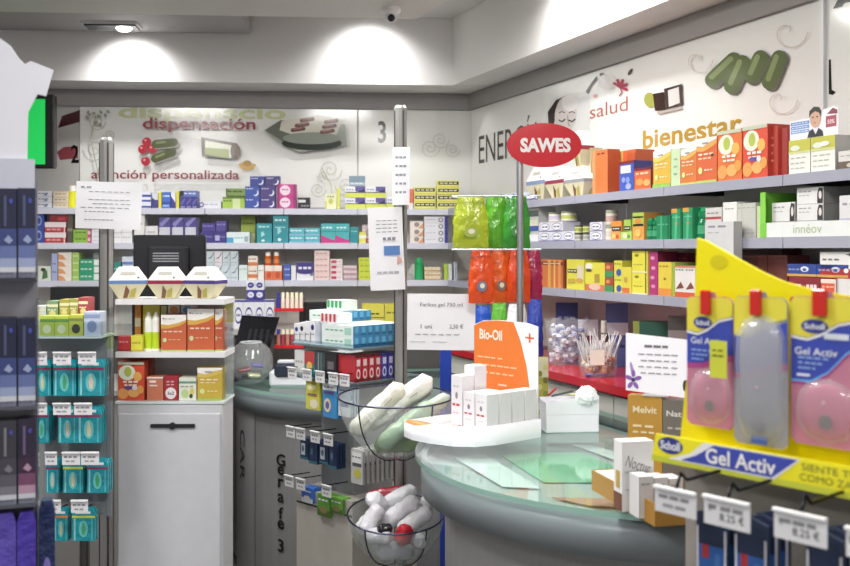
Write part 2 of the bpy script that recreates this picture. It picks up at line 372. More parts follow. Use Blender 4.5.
p.poly([(58,128), (62,116), (80,110), (80,122)], '#4c2026'); p.poly([(57,152), (64,147), (78,146), (78,158), (60,160)], '#8a3c44'); p.text('2', 71, 79, 163, 145, '#1e1e1e', .02)
p.done()
uE = RT.u(543, .012)
p = Pan(RT, 0, 0, 1.80, 2.384, 'printed_wall_panel', 'white right wall panel with tall black word ENERGÍA', WP, u0=.02, u1=uE-.004)
p.text('ENERGÍA', 479, 549 if 0 else 542, 0, 0, '#33261f', .0, z=(2.055, 2.262)); p.done()
uR = RT.u(824, .012)
p = Pan(RT, 0, 0, 1.80, 2.384, 'printed_wall_panel', 'glossy white wall panel printed salud and bienestar with green capsules', WP, u0=uE, u1=uR)
p.text('salud', 590, 628, 0, 0, '#bd6a58', .0, z=(2.165, 2.228)); p.text('bienestar', 643, 742, 0, 0, '#bd962c', .02, z=(1.982, 2.062))
p.poly([(546,150), (545,118), (552,99), (575,92), (590,93), (590,150)], '#dedddb')
p.poly([(549,130), (548,112), (556,100), (566,96), (574,98), (562,106), (556,116), (553,130)], '#3b302c'); p.ell(566, 115, 11, 19, '#d3c9c4', .1); p.ell(570, 103, 8, 8, '#e7e2df')
for x in (562.5, 572.5): p.line([(x-3.4,120), (x,121.8), (x+3.2,119)], 1.3, '#3c3230'); p.line([(x-3.4,113), (x,111.5), (x+3,113)], .9, '#5b4b46')
p.line([(568,115), (569,125), (571,126)], .9, '#a0908a'); p.caps(564, 131, 571, 131, 1.2, '#a87670')
p.poly([(586,92), (591,84), (597,76), (598,79), (592,87), (589,94)], '#3d3a33'); p.ell(603, 75, 3, 2, '#4a463d', .4); p.ell(631, 72, 4, 1.6, '#5a564c', -1); p.ell(608, 82, 9, 8, '#dbd8d4')
for a in (-2.6, -1.9, -1.2, -.4, .4): p.caps(621, 87, 621+7*math.cos(a), 87+7*math.sin(a), 1.4, '#b23250')
p.line([(617,80), (623,92), (620,96)], 1, '#b23250'); p.ell(596, 96, 2, 2, '#dba7a5')
p.ell(651, 100, 6, 7.5, '#a8ab4e', -.2); p.poly([(654,94), (665,92), (666,110), (656,111)], '#3e2620'); p.poly([(665,89), (683,84), (684,105), (667,110)], '#4a3a34'); p.poly([(669,90.5), (680,87), (681,103), (670,107)], '#dcdad6'); p.caps(660, 113, 682, 108, 1.5, '#b4aca4')
for x0, y0, x1, y1 in ((714,80,735,60), (733,86,744,63), (753,76,762,58), (771,82,781,58)):
    p.caps(x0+2, y0+2, x1+2, y1+1.5, 7.6, '#6c6a60'); p.caps(x0, y0, x1, y1, 7.8, '#64724a'); p.caps(x0-1, y0-3, x1-3, y1-1, 2.6, '#8c9a68')
for cx, cy, r in ((790,32,20), (782,100,18), (700,60,16)): p.curl(cx, cy, r, 1, '#cfc3b9', .9)
p.done()
p = Pan(RT, 0, 0, 1.80, 2.384, 'printed_wall_panel', 'white wall panel at the right edge with black lettering cropped by the frame', WP, u0=uR+.004, u1=uR+1.3)
p.poly([(833,9), (838,0), (870,-9), (870,-2), (845,3), (842,7)], '#1f1d1d'); p.poly([(829,60), (831,59), (832,90), (836,92), (833,95), (829,94)], '#2a2828'); p.done()
fbox(RT, uR-.004, uR+.012, .012, .026, 1.80, 2.384, ('#d4d4d4', 'plastic'), 'panel_joint_strip'); tag(bpy.data.objects['panel_joint_strip'], 'pale vertical joint strip between the glossy panel and the last panel', 'strip')
# ------------------------------------------------------------------ red counter along the right wall
t = thing('wall_counter', 'long red-topped white cabinet counter running along the right wall', 'counter', RT.P(.62, 0, 0), RT.a)
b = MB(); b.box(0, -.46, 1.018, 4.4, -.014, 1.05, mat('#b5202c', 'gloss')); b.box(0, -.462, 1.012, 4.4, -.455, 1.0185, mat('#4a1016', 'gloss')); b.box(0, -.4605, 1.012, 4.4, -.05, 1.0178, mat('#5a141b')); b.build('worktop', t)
b = MB(); b.box(0, -.42, .06, 4.4, -.014, 1.011, mat('#b5b1aa')); b.build('body', t)
b = MB(); b.box(0, -.436, .885, 4.4, -.4205, .912, mat('#4d161c')); b.build('rail', t)
for k in range(8):
    b = MB(); b.box(.005+k*.55, -.438, .917, .545+k*.55, -.4212, 1.008, mat('#d4d0c8')); b.build('drawer_front', t)
    b = MB(); b.box(.005+k*.55, -.436, .08, .545+k*.55, -.4212, .88, mat('#cdc9c2')); b.build('door', t)
# back worktop below the back shelves
t = thing('back_counter', 'low pale worktop below the back wall shelves', 'counter', BK.P(UL+.3, 0, 0), BK.a)
b = MB(); b.box(0, -.48, 1.09, 4.30, -.014, 1.12, mat('#b9b6b2', 'plastic')); b.build('worktop', t)
b = MB(); b.box(0, -.45, 0, 4.30, -.014, 1.089, mat('#55524f')); b.build('body', t)
# ================================================================== PRODUCTS ON THE BACK WALL
BO = .235
def bk(row, x0, x1, yt, cols, rows, base, D, name, desc, **k):
    pl = ('on the top back shelf', 'on the middle back shelf', 'on the lowest back shelf')[row]
    o = k.pop('o', BO); dp = k.pop('depth', .09)
    return grid(BK, ZS[row], o, x0, x1, yt, cols, rows, base, D, name, desc, pl, depth=dp, **k)
def moon(bg): return [L(.08,.62,.74,.1,'#c9cdea'), E(.72,.42,.2,.3,'#e8e9f5'), E(.64,.52,.2,.3,bg)]
# top shelf
bk(0, 36, 52, 191, 1, 3, '#e6e7ee', [L(.1,.8,.5,.18,'#6d7590'), E(.6,.4,.12,.25,'#8b93b5'), B(0,.08,'#b9bdd0')], 'medicine_box', 'white carton with grey dots', cat='box')
bk(0, 53, 68, 191, 1, 3, '#f1e2c9', [L(.1,.9,.4,.16,'#b89b72'), B(.78,1,'#ead0a4')], 'medicine_box', 'cream carton with beige print')
def bottle(r, h, c, cap, neck=.55, caph=.16, band=None):
    b = MB(); b.lathe([(0,0), (r*.92,0), (r,h*.03), (r,h*(.72 if neck < .9 else 1-caph)), (r*neck,h*(1-caph)), (r*neck,h*(1-caph))], mat(c, 'plastic'), seg=14)
    b.lathe([(r*neck*1.12,h*(1-caph)), (r*neck*1.12,h), (0,h)], mat(cap, 'plastic'), seg=14)
    if band: b.lathe([(r*1.01,h*.2), (r*1.01,h*.55)], mat(band), seg=14)
    return b
def put(b, fr, px, o, z, name, label, cat, group=None, rz=0, u=None):
    uu = fr.u(px, o) if u is None else u; ob = b.build(name, None, fr.P(uu, o, z+.0005), fr.a+rz); tag(ob, label, cat, group); return ob
put(bottle(.02, .125, '#e3e21c', '#f4f4e6', .8, .25), BK, 72.5, .2, ZS[0], 'lotion_bottle', 'yellow bottle with a white cap beside the pinned letter on the top back shelf', 'bottle')
bk(0, 141, 151, 192, 1, 1, '#e9ebf5', [B(.7,.84,'#3c4fae'), B(.4,.52,'#3c4fae'), B(.02,.14,'#3c4fae')], 'medicine_box', 'white carton with three blue bars')
bk(0, 152, 158, 193, 1, 1, '#3e3f8d', [B(.55,1,'#dfe2f0'), Pg([(0,0),(1,0),(1,.4),(0,.7)],'#3b3c86')], 'medicine_box', 'small white carton with indigo corner')
bk(0, 158.2, 161.5, 192, 1, 1, '#e6dc2e', [], 'medicine_box', 'thin yellow carton next to the bright blue one')
bk(0, 162, 170.5, 192, 1, 1, '#2f6bd0', [L(.1,.9,.7,.1,'#dbe6f6'), B(.25,.4,'#2243a0'), L(.1,.9,.1,.1,'#b7cdf2')], 'medicine_box', 'bright blue carton')
bk(0, 170.8, 175.6, 192, 1, 1, '#e8ebf4', [Pg([(0,0),(1,0),(1,.35),(0,.75)],'#37378a')], 'medicine_box', 'narrow white carton with dark wedge')
bk(0, 175.8, 179.2, 191, 1, 1, '#e2da35', [], 'medicine_box', 'thin yellow carton next to the violet row')
g = bk(0, 180, 197.6, 197, 3, 1, '#3b3690', [Pg([(.1,.2),(.9,.75),(.9,.95),(.1,.5)],'#6561b6'), L(.15,.85,.08,.08,'#c7c5e6')], 'medicine_box', 'violet carton with lilac slash')
u = BK.u(188.8, BO); 
put(carton(.098, .034, .08, '#5b72c0', [R(0,.1,.2,.95,'#16161c'), L(.25,.95,.45,.2,'#dfe3f2')]), BK, 180, BO-.003, BK.z(197, BK.u(189, BO), BO)+.001, 'medicine_box', 'long light blue carton lying across the violet cartons on the top back shelf', 'box')
b = MB(); b.ell(0, .02, .014, .014, mat('#5a4a9c')); b.ell(0, .02, .008, .008, mat('#d9d4ee'), -.0005); b.box(-.002, .0003, 0, .002, .002, .02, mat('#dddddd')); put(b, BK, 201.5, BO+.005, ZS[0], 'shelf_talker', 'small round violet disc standing beside the violet cartons', 'shelf tag')
bk(0, 203, 221, 201, 1, 1, '#e9eaf0', [L(.1,.9,.45,.15,'#b6bac8')], 'medicine_box', 'long plain white low carton')
bk(0, 222.5, 244.8, 197, 1, 1, '#a9cc3b', [R(.45,.0,.8,.9,'#d5e4a6'), L(.05,.42,.6,.12,'#4f7a1f'), B(.86,1,'#6b8a2c')], 'medicine_box', 'lime carton under the dark green one')
b = carton(.108, .046, .08, '#7d9b45', [L(.08,.9,.55,.18,'#394c1d'), B(0,.15,'#5c7a30'), R(.0,.2,.06,1,'#2c3a18')]); put(b, BK, 226, BO-.004, BK.z(197, BK.u(233, BO), BO)+.002, 'medicine_box', 'dark green carton lying on the lime carton of the top back shelf', 'box')
bk(0, 245, 259.8, 186.3, 1, 2, '#2e50ac', moon('#2e50ac'), 'sleep_aid_box', 'royal blue carton with white crescent moon')
bk(0, 260.2, 275.5, 186.3, 1, 2, '#4b3a86', moon('#4b3a86'), 'sleep_aid_box', 'purple carton with white crescent moon')
zt = BK.z(186.3, BK.u(260, BO), BO)
put(carton(.082, .055, .08, '#2b3f96', moon('#2b3f96')), BK, 250, BO-.003, zt+.001, 'sleep_aid_box', 'navy moon carton crowning the royal blue stack on the top back shelf', 'box')
put(carton(.083, .057, .08, '#443678', moon('#443678')), BK, 265.2, BO-.003, zt+.001, 'sleep_aid_box', 'purple moon carton crowning the purple stack on the top back shelf', 'box')
bk(0, 276.8, 296.5, 184.2, 1, 2, '#cf1f8b', [Vb(0,.12,'#8c1c66'), E(.42,.5,.27,.42,'#f3dbe9'), L(.25,.6,.5,.12,'#c0408f'), Vb(.85,1,'#9b1e70')], 'supplement_box', 'magenta carton with large white disc')
bk(0, 297.5, 310, 197.5, 1, 1, '#1d1b20', [R(.05,.55,.65,.8,'#d9d9df'), L(.3,.95,.2,.12,'#9b9ba3')], 'medicine_box', 'black carton with white print')
bk(0, 325, 336.5, 193.5, 1, 1, '#eeefc0', [E(.5,.5,.2,.2,'#c9cc4d'), L(.2,.8,.75,.08,'#777a40'), R(0,0,.15,.5,'#d9dd3e')], 'medicine_box', 'pale yellow carton with round mark')
bk(0, 336.8, 340, 188, 1, 1, '#dfe238', [], 'medicine_box', 'thin tall yellow carton')
WD = [B(0,.42,'#d9e14b'), B(.42,.5,'#3f3a70'), R(.5,.55,.98,.98,'#5b4f9c'), L(.06,.45,.66,.12,'#9a94c6'), Pg([(.6,.5),(.98,.5),(.98,.8)],'#322b66')]
bk(0, 345, 386, 186.3, 2, 2, '#f0f1f3', WD, 'medicine_box', 'white and lime carton with violet corner')
bk(0, 386.4, 404, 196.5, 1, 1, '#f0f1f3', WD, 'medicine_box', 'white and lime carton half hidden by the upright')
put(carton(.092, .056, .08, '#7c94a3', [B(.0,.35,'#a9b9c6'), L(.1,.9,.2,.1,'#e6edf2')]), BK, 349, BO-.003, BK.z(186, BK.u(356, BO), BO)+.001, 'medicine_box', 'grey-teal carton on top of the white and lime cartons', 'box')
bk(0, 408.5, 413.5, 189, 1, 1, '#e2704f', [B(0,.3,'#e8e0da')], 'medicine_box', 'narrow salmon carton right of the upright')
YB = [R(.05,.38,.97,.82,'#1c1a12'), L(.12,.95,.52,.16,'#e9e6c0', 4), B(.0,.08,'#c9c02c')]
bk(0, 414, 435.6, 187, 1, 3, '#ece76a', YB, 'medicine_box', 'black-striped yellow carton, shorter stack')
bk(0, 437, 459.5, 180.3, 1, 4, '#ece76a', YB, 'medicine_box', 'black-striped yellow carton, taller stack')
# middle shelf
bk(1, 35, 44, 213.5, 1, 2, '#3049a8', [E(.4,.5,.35,.35,'#8b9ce0'), E(.4,.5,.22,.22,'#2b419b')], 'medicine_box', 'blue carton with ring mark')
bk(1, 44.5, 66, 222, 1, 2, '#c4232f', [B(.5,1,'#f0e3e3'), L(.08,.8,.2,.16,'#eaa9ad'), Vb(.9,.95,'#f2e6e6')], 'medicine_box', 'red carton with white upper half')
put(carton(.118, .04, .08, '#8d1d28', [R(0,0,.12,1,'#1e1a1e'), R(.5,.2,.85,.6,'#c23240')]), BK, 47, BO-.003, BK.z(222, BK.u(56, BO), BO)+.001, 'medicine_box', 'dark red carton lying on the red and white cartons', 'box')
bk(1, 67, 72.5, 214, 1, 1, '#5a5648', [B(.4,.5,'#8f8a78')], 'medicine_box', 'dark olive upright carton')
bk(1, 73, 91, 229.5, 1, 2, '#92bd3d', [L(.1,.75,.5,.16,'#3f6c1c'), R(.82,0,1,1,'#d23c7c'), E(.9,.5,.07,.3,'#f0bdd4')], 'medicine_box', 'green carton with pink end')
bk(1, 91.5, 105, 229.5, 1, 3, '#e9e9ee', [L(.1,.9,.4,.14,'#b9bdc9')], 'medicine_box', 'white carton left of the lettered upright')
bk(1, 111, 132, 222, 2, 2, '#ececec', [L(.1,.9,.5,.1,'#c7c9cf')], 'medicine_box', 'plain white carton above the dark monitor')
bk(1, 134, 144.5, 212.5, 1, 1, '#ebebe8', [L(.2,.8,.6,.05,'#b5b5b0')], 'medicine_box', 'tall plain white carton')
bk(1, 145, 158, 226, 1, 1, '#e2e2e2', [L(.2,.8,.6,.08,'#a5a5a8')], 'medicine_box', 'short plain white carton')
bk(1, 159, 198, 217.5, 3, 1, '#cfcfdb', [B(.62,1,'#4a3f92'), Pg([(.0,.75),(.6,1),(.9,1),(.2,.62)],'#8b84c4'), L(.1,.9,.2,.05,'#8f8fa8'), Vb(.85,1,'#3c357c')], 'medicine_box', 'tall silver carton with violet top')
bk(1, 200, 226, 232, 2, 1, '#3b2e86', [R(.15,.2,.5,.7,'#b7b0dd'), L(.55,.95,.5,.1,'#958ccc')], 'medicine_box', 'deep purple carton with lilac square')
zt = BK.z(232, BK.u(212, BO), BO)
put(carton(.075, .052, .08, '#43348e', [L(.1,.9,.55,.14,'#8c80c8'), B(.9,1,'#2a2260')]), BK, 202, BO-.003, zt+.001, 'medicine_box', 'purple carton stacked left on the deep purple pair', 'box')
put(carton(.062, .062, .08, '#4d3f96', [L(.1,.9,.6,.14,'#8c80c8'), Vb(.86,1,'#251e52')]), BK, 216, BO-.003, zt+.001, 'medicine_box', 'taller purple carton stacked right on the deep purple pair', 'box')
bk(1, 226.5, 249.5, 232, 1, 1, '#dfeef0', [R(0,0,.3,.5,'#46a7d6'), L(.35,.75,.4,.12,'#7cc9c6'), R(.78,.1,.95,.6,'#9bb3b5')], 'medicine_box', 'white carton with pale aqua print')
bk(1, 241, 255.5, 216, 1, 1, '#a6b83a', [B(0,.35,'#d5dba2'), L(.1,.9,.7,.06,'#7c8c20')], 'medicine_box', 'lime upright carton behind the aqua-print one', o=.13)
TE = [L(.12,.9,.8,.07,'#c7e9ea'), E(.42,.12,.12,.06,'#d8f1f0'), Pg([(.3,.3),(.55,.42),(.4,.6),(.3,.55)],'#9bdadb'), B(.68,.7,'#0d7f86')]
bk(1, 256.5, 272, 223.5, 1, 1, '#1c9aa3', TE, 'supplement_box', 'teal carton, shorter of the tall pair')
bk(1, 272.8, 288.5, 215.5, 1, 1, '#1793a0', TE+[L(.15,.85,.55,.04,'#a0dbdc')], 'supplement_box', 'teal carton, tallest of the shelf')
bk(1, 289, 320, 228, 2, 2, '#4db9c4', [L(.1,.9,.55,.2,'#d6f0f2'), B(0,.16,'#98b5dd'), R(.0,.3,.1,.5,'#2b6c94')], 'supplement_box', 'low turquoise carton')
bk(1, 321, 349.5, 223.5, 2, 1, '#38b4b8', [L(.1,.8,.75,.08,'#d9f2f2'), Pg([(0,0),(1,0),(1,.12),(.5,.25),(0,.4)],'#cf1f86'), B(.58,.62,'#187f84')], 'supplement_box', 'turquoise carton with magenta base')
bk(1, 350, 358.5, 227, 1, 1, '#1b8e99', [L(.1,.9,.7,.06,'#a5dcde')], 'supplement_box', 'narrow dark teal carton')
bk(1, 359, 366, 232, 1, 1, '#e5de5c', [B(.4,.7,'#f3f1d6')], 'medicine_box', 'small yellow and cream carton')
bk(1, 366.5, 375, 238.5, 1, 1, '#c41e2d', [L(.1,.9,.4,.2,'#f0d3d5')], 'medicine_box', 'small red carton')
bk(1, 362, 376, 224.5, 1, 1, '#e7dde0', [E(.5,.6,.3,.22,'#c9a9b0')], 'medicine_box', 'pinkish white carton standing behind the small red carton', o=.14)
bk(1, 410, 423.5, 221, 1, 3, '#f0e6db', [E(.5,.5,.2,.32,'#a08f86'), Pg([(.6,0),(1,0),(1,.8)],'#e59d6b')], 'medicine_box', 'cream carton with orange corner')
bk(1, 424.3, 448, 216.5, 1, 4, '#ecebf0', [Vb(.86,1,'#3a35a0'), E(.7,.5,.11,.36,'#8f8c9a'), E(.7,.5,.06,.2,'#e9e8ee'), L(.08,.5,.5,.1,'#b7b4c4')], 'medicine_box', 'violet-ended white carton with grey ring')
# lowest shelf
bk(2, 38, 51, 266, 1, 1, '#d9e0d2', [Pg([(.3,.1),(.75,.2),(.7,.7),(.4,.75)],'#4e7a4a'), E(.4,.75,.2,.12,'#2f4b30')], 'herbal_box', 'white carton with green plant picture')
bk(2, 51.5, 57.5, 253.5, 1, 1, '#a9b4dc', [L(.15,.85,.6,.05,'#5a67a3'), L(.15,.85,.3,.05,'#5a67a3')], 'medicine_box', 'tall periwinkle carton')
bk(2, 58, 71.6, 252.5, 1, 4, '#efe6da', [Pg([(0,0),(.6,0),(.35,.6),(0,.8)],'#e39c5c')], 'medicine_box', 'white carton with orange corner')
bk(2, 72, 79, 252.5, 1, 4, '#a9cf5a', [L(.1,.9,.4,.2,'#dcefb4')], 'medicine_box', 'lime green small carton')
bk(2, 79.4, 99.5, 259, 1, 3, '#1fa074', [R(.72,.1,1,.95,'#e8efe9'), L(.06,.65,.5,.2,'#c5e8d6')], 'medicine_box', 'emerald carton with white end')
bk(2, 93, 101, 252.5, 1, 1, '#e9ecea', [L(.1,.9,.3,.1,'#8fc0a8')], 'medicine_box', 'white carton standing behind the emerald stack', o=.14)
bk(2, 112, 121, 262, 1, 1, '#1f8f7c', [L(.1,.9,.6,.08,'#b4e0d6')], 'medicine_box', 'dark teal carton right of the lettered upright')
bk(2, 122, 133, 256.5, 1, 3, '#dfe7f2', [B(0,.35,'#5f83cc')], 'medicine_box', 'white carton with blue base beside the monitor')
SW = [Pg([(.1,.45),(.6,.6),(.95,.95),(.95,.85),(.6,.5)],'#3e5468'), L(.1,.9,.15,.06,'#98a9b4')]
bk(2, 206, 238, 265.3, 4, 1, '#cfdbe2', SW, 'medicine_box', 'pale blue carton with dark swoosh')
zt = BK.z(265.3, BK.u(222, BO), BO)
for i in range(4):
    ua = BK.u(206.5+i*8, BO-.004); put(carton(.042, .078, .07, '#cbd8de' if i != 1 else '#e6dfe6', SW), BK, 0, BO-.004, zt+.001, 'medicine_box', 'pale blue swoosh carton of the upper layer, '+colw(i, 4)+', on the lowest back shelf', 'box', 'pale swoosh cartons upper layer', u=ua)
bk(2, 238.8, 247.6, 265, 1, 1, '#d9e8e4', [L(.1,.9,.7,.06,'#8fb0a8')], 'medicine_box', 'pale mint upright carton')
bk(2, 248, 257.5, 256, 1, 2, '#efe3d6', [B(.2,.5,'#d87b37'), L(.1,.9,.7,.1,'#8a6a52')], 'medicine_box', 'white carton with orange belt')
bk(2, 258, 264, 265, 1, 1, '#ece9e2', [L(.1,.9,.6,.08,'#a9a49a')], 'medicine_box', 'narrow ivory carton')
bk(2, 264.6, 282, 265.5, 2, 1, '#e8703a', [B(.62,1,'#f0ded2'), E(.5,.35,.28,.22,'#c94e1d')], 'medicine_box', 'orange carton with white top')
zt = BK.z(265.5, BK.u(273, BO), BO)
for i in range(2):
    bb = MB(); bb.lathe([(0,0), (.017,0), (.018,.004), (.018,.05), (.012,.056)], mat('#c85f1e', 'gloss'), seg=14); bb.lathe([(.015,.052), (.015,.075), (0,.075)], mat('#efeae2', 'plastic'), seg=14); bb.lathe([(.0185,.012), (.0185,.034)], mat('#e48b4d'), seg=14)
    put(bb, BK, 268+i*8.5, .2, zt+.001, 'pill_bottle', 'amber pill bottle with white cap, '+colw(i, 2)+' one on the orange cartons', 'bottle', 'amber pill bottles')
bk(2, 283.5, 290.5, 264.5, 1, 1, '#3f57ae', [L(.1,.9,.65,.1,'#b6c1e6'), L(.2,.9,.3,.08,'#b6c1e6')], 'medicine_box', 'blue upright carton')
bk(2, 291, 296, 265.5, 1, 1, '#e4e6ea', [], 'medicine_box', 'narrow grey-white carton')
bk(2, 296.5, 313.5, 262.5, 1, 1, '#ebebf0', [B(.46,1,'#3e2f87'), L(.12,.95,.62,.14,'#e9e6f5'), R(.8,.25,.98,.45,'#7a76a4'), E(.5,.46,.48,.12,'#3e2f87')], 'medicine_box', 'large white carton with purple top')
bk(2, 314.2, 329.6, 250.5, 1, 5, '#efcfca', [L(.1,.9,.4,.2,'#c79a94'), B(.85,1,'#f5e2de')], 'medicine_box', 'pale pink carton')
bk(2, 330.2, 342.6, 259, 1, 4, '#efe0e0', [R(.08,.2,.5,.75,'#cb3352'), L(.55,.95,.45,.14,'#b98a92')], 'medicine_box', 'white carton with crimson square')
bk(2, 343.2, 357, 265.5, 1, 3, '#d9c9cd', [B(.0,.45,'#bd93a1'), L(.1,.9,.6,.12,'#efe6e8')], 'medicine_box', 'dusty pink carton')
bk(2, 358.6, 375, 257.5, 1, 4, '#cfdc1f', [L(.1,.9,.45,.16,'#8f9a10')], 'medicine_box', 'acid yellow carton')
bb = bottle(.026, .125, '#2aa060', '#3bb06e', .7, .2); put(bb, BK, 419, .19, ZS[2], 'green_bottle', 'green bottle behind the faceted carton on the lowest back shelf', 'bottle')
bb = MB(); bb.lathe([(0,0), (.028,0), (.045,.035), (.045,.055), (.025,.09), (0,.09)], mat('#dfe3d9'), seg=6, smooth=False); bb.poly([(-.0,.0), (.03,.004), (.035,.03)], mat('#2d4f9b'), -.043); put(bb, BK, 417, .235+.0, ZS[2], 'faceted_carton', 'white faceted carton right of the upright on the lowest back shelf', 'box') if 0 else put(bb, BK, 416.5, .13, ZS[2]+.0, 'faceted_carton', 'white faceted carton beside the green bottle on the lowest back shelf', 'box')
bk(2, 424.6, 440.5, 267, 1, 3, '#efe0bf', [B(0,.3,'#c99b5a'), L(.1,.9,.6,.1,'#b49a6a')], 'medicine_box', 'beige carton with tan base')
bk(2, 444, 448, 264, 1, 1, '#bfd93a', [], 'medicine_box', 'narrow lime carton right of the upright')
bk(2, 448.2, 452, 264, 1, 1, '#e8eae4', [], 'medicine_box', 'narrow white carton right of the upright')
put(carton(.07, .165, .05, '#e4ebf3', [Vb(.32,.42,'#4f78b4'), E(.37,.75,.1,.12,'#3f69a8'), E(.37,.3,.1,.12,'#3f69a8'), Vb(.8,.88,'#4f78b4')]), BK, 456, .28, ZS[2]-.06, 'medicine_box', 'tall white carton with blue waves at the room corner', 'box') if 0 else bk(2, 454, 457, 262, 1, 1, '#dfe6ee', [Vb(.4,.7,'#4f78b4')], 'medicine_box', 'slim white carton with blue line')
# goods on the back worktop
zc = 1.12; ob_ = .40
def bc(x0, x1, yt, cols, rows, base, D, name, desc, o=.40, **k): return grid(BK, zc, o, x0, x1, yt, cols, rows, base, D, name, desc, 'on the back worktop', depth=k.pop('depth', .1), **k)
bc(50, 99, 287, 1, 1, '#16161a', [L(.3,.7,.6,.04,'#2f2f33')], 'cash_register', 'tall black cash register box', depth=.12)
bc(299, 344, 303, 1, 1, '#121214', [L(.3,.7,.6,.05,'#2f2f33')], 'cash_box', 'long black box', depth=.12)
OV = [E(.5,.45,.36,.3,'#3a3597'), E(.5,.45,.3,.22,'#eef0f6'), L(.3,.75,.42,.08,'#6c68ad')]
bc(233, 275, 300, 4, 1, '#eceef3', OV+[B(.93,1,'#4c48a0')], 'glove_box', 'white carton with violet oval')
zz = BK.z(300, BK.u(255, .4), .4)
for j in range(2):
    for i in range(2):
        ua = BK.u(246.5+i*8.8, .395); hh = .052
        put(carton(.046, hh, .08, '#e9ebf2' if j else '#4039a0', [E(.5,.5,.38,.3,'#3a3597' if j else '#e8e9f4'), L(.3,.7,.45,.1,'#e8e9f4' if j else '#5b55ae')]), BK, 0, .395, zz+.002+j*(hh+.001), 'glove_box', ('white' if j else 'violet')+' oval-print carton, '+colw(i, 2)+', stacked on the white oval cartons', 'box', 'oval-print cartons on the white row', u=ua)
bc(362, 384, 304, 1, 1, '#ded33a', [L(.15,.85,.55,.07,'#4f4a14'), B(.4,.44,'#5c5619')], 'medicine_box', 'yellow carton with dark print, left of the yellow pair', o=.42)
bc(384.5, 406, 304, 1, 1, '#d6cb34', [L(.1,.9,.6,.06,'#6b6417'), B(.0,.12,'#efe9b0')], 'medicine_box', 'yellow carton with thin print, right of the yellow pair', o=.42)
# ================================================================== PRODUCTS ON THE RIGHT WALL
RO = .252
def rt(row, x0, x1, yt, cols, rows, base, D, name, desc, **k):
    pl = ('on the top right-wall shelf', 'on the middle right-wall shelf', 'on the lowest right-wall shelf')[row]
    o = k.pop('o', RO); dp = k.pop('depth', .09)
    return grid(RT, ZS[row], o, x0, x1, yt, cols, rows, base, D, name, desc, pl, depth=dp, **k)
# folded paper carton, widest at mid height
def hexa(w, h, d, band, seed=0):
    t = [(.52, 0), (1, .46), (1, .58), (.5, 1)]; b = MB(); P = []
    for k, z in t: P.append([(-w*k/2, -d*k/2, z*h), (w*k/2, -d*k/2, z*h), (w*k/2, d*k/2, z*h), (-w*k/2, d*k/2, z*h)])
    ms = ['#ddd6b4', band, '#dcd9d2']
    for i in range(3): b.add(P[i]+P[i+1], [(k, (k+1) % 4, 4+(k+1) % 4, 4+k) for k in range(4)], mat(ms[i], 'paper'))
    b.add(P[0], [(3,2,1,0)], mat('#d8cfae')); b.add(P[3], [(0,1,2,3)], mat('#f0eee8', 'paper'))
    def on(i, a, c, e=.0012):      # point on front facet i, a across -1..1, c up 0..1
        k = t[i][0]+(t[i+1][0]-t[i][0])*c; z = t[i][1]+(t[i+1][1]-t[i][1])*c; return (a*w*k/2, -d*k/2-e, z*h+(e if i == 2 else -e))
    b.add([on(0,-.5,.05), on(0,-.1,.05), on(0,.1,.55), on(0,-.1,.95)], [(0,1,2,3)], mat('#8a5c3c')); b.add([on(0,.1,.1), on(0,.6,.1), on(0,.5,.8), on(0,.2,.6)], [(0,1,2,3)], mat('#c3b84c'))
    b.add([on(2,-.55,.4), on(2,.55,.4), on(2,.5,.62), on(2,-.5,.62)], [(0,1,2,3)], mat('#b5b2aa')); b.add([on(2,.5,.12), on(2,.7,.12), on(2,.6,.28)], [(0,1,2)], mat('#54524e'))
    return b
zt = None
for i, (xa, xb, bn, nm) in enumerate(((533,551.5,'#7d8fb4','blue'), (552,570.5,'#8c2f4c','wine'), (571,591.5,'#8c8f94','grey'))):
    ua, ub = RT.u(xa, .2), RT.u(xb, .2); H = RT.z(167, (ua+ub)/2, .2)-ZS[0]
    ob = put(hexa(ub-ua, H, .075, bn), RT, 0, .2, ZS[0], 'faceted_gift_carton', 'white faceted carton with '+bn.replace(bn, nm)+' belt on the top right-wall shelf', 'box', u=(ua+ub)/2); zt = ZS[0]+H
ua = RT.u(582, .2); put(hexa(.085, .155, .075, '#8c2f3c'), RT, 0, .2, zt+.001, 'faceted_gift_carton', 'white faceted carton with red belt stacked on the grey-belted one', 'box', u=ua)
b = MB(); b.slab([(0,0), (.01,-.002), (.02,.05), (.01,.052)], 0, .21, mat('#b3a27c', 'paper')); put(b, RT, 590, .19, ZS[0], 'kraft_divider', 'brown kraft card standing between the faceted cartons and the orange box', 'card')
rt(0, 485, 517, 194, 2, 1, '#dfe6ef', [B(.35,.6,'#8f9fc9'), L(.1,.9,.75,.1,'#7b8bb8')], 'medicine_box', 'low white and pale blue carton')
rt(0, 517.5, 532, 195, 1, 1, '#6f6aa8', [B(.3,.7,'#e9e9f2')], 'medicine_box', 'low violet carton beside the faceted cartons')
rt(0, 592.5, 607.5, 150, 1, 1, '#e8742a', [Vb(.0,.18,'#f09a5a'), L(.3,.9,.9,.03,'#5a2a10',2)], 'supplement_box', 'large bright orange box with paler left edge', side='#c4551c', depth=.058)  # left strip of the front is a paler orange
rt(0, 608, 635, 151, 1, 1, '#cf5a1e', [Vb(.38,.55,'#dba045'), Vb(0,.1,'#e58a35'), Pg([(.6,0),(1,0),(1,.9),(.7,.95)],'#b94f1c')], 'supplement_box', 'large burnt orange box behind the blue one', o=.19)
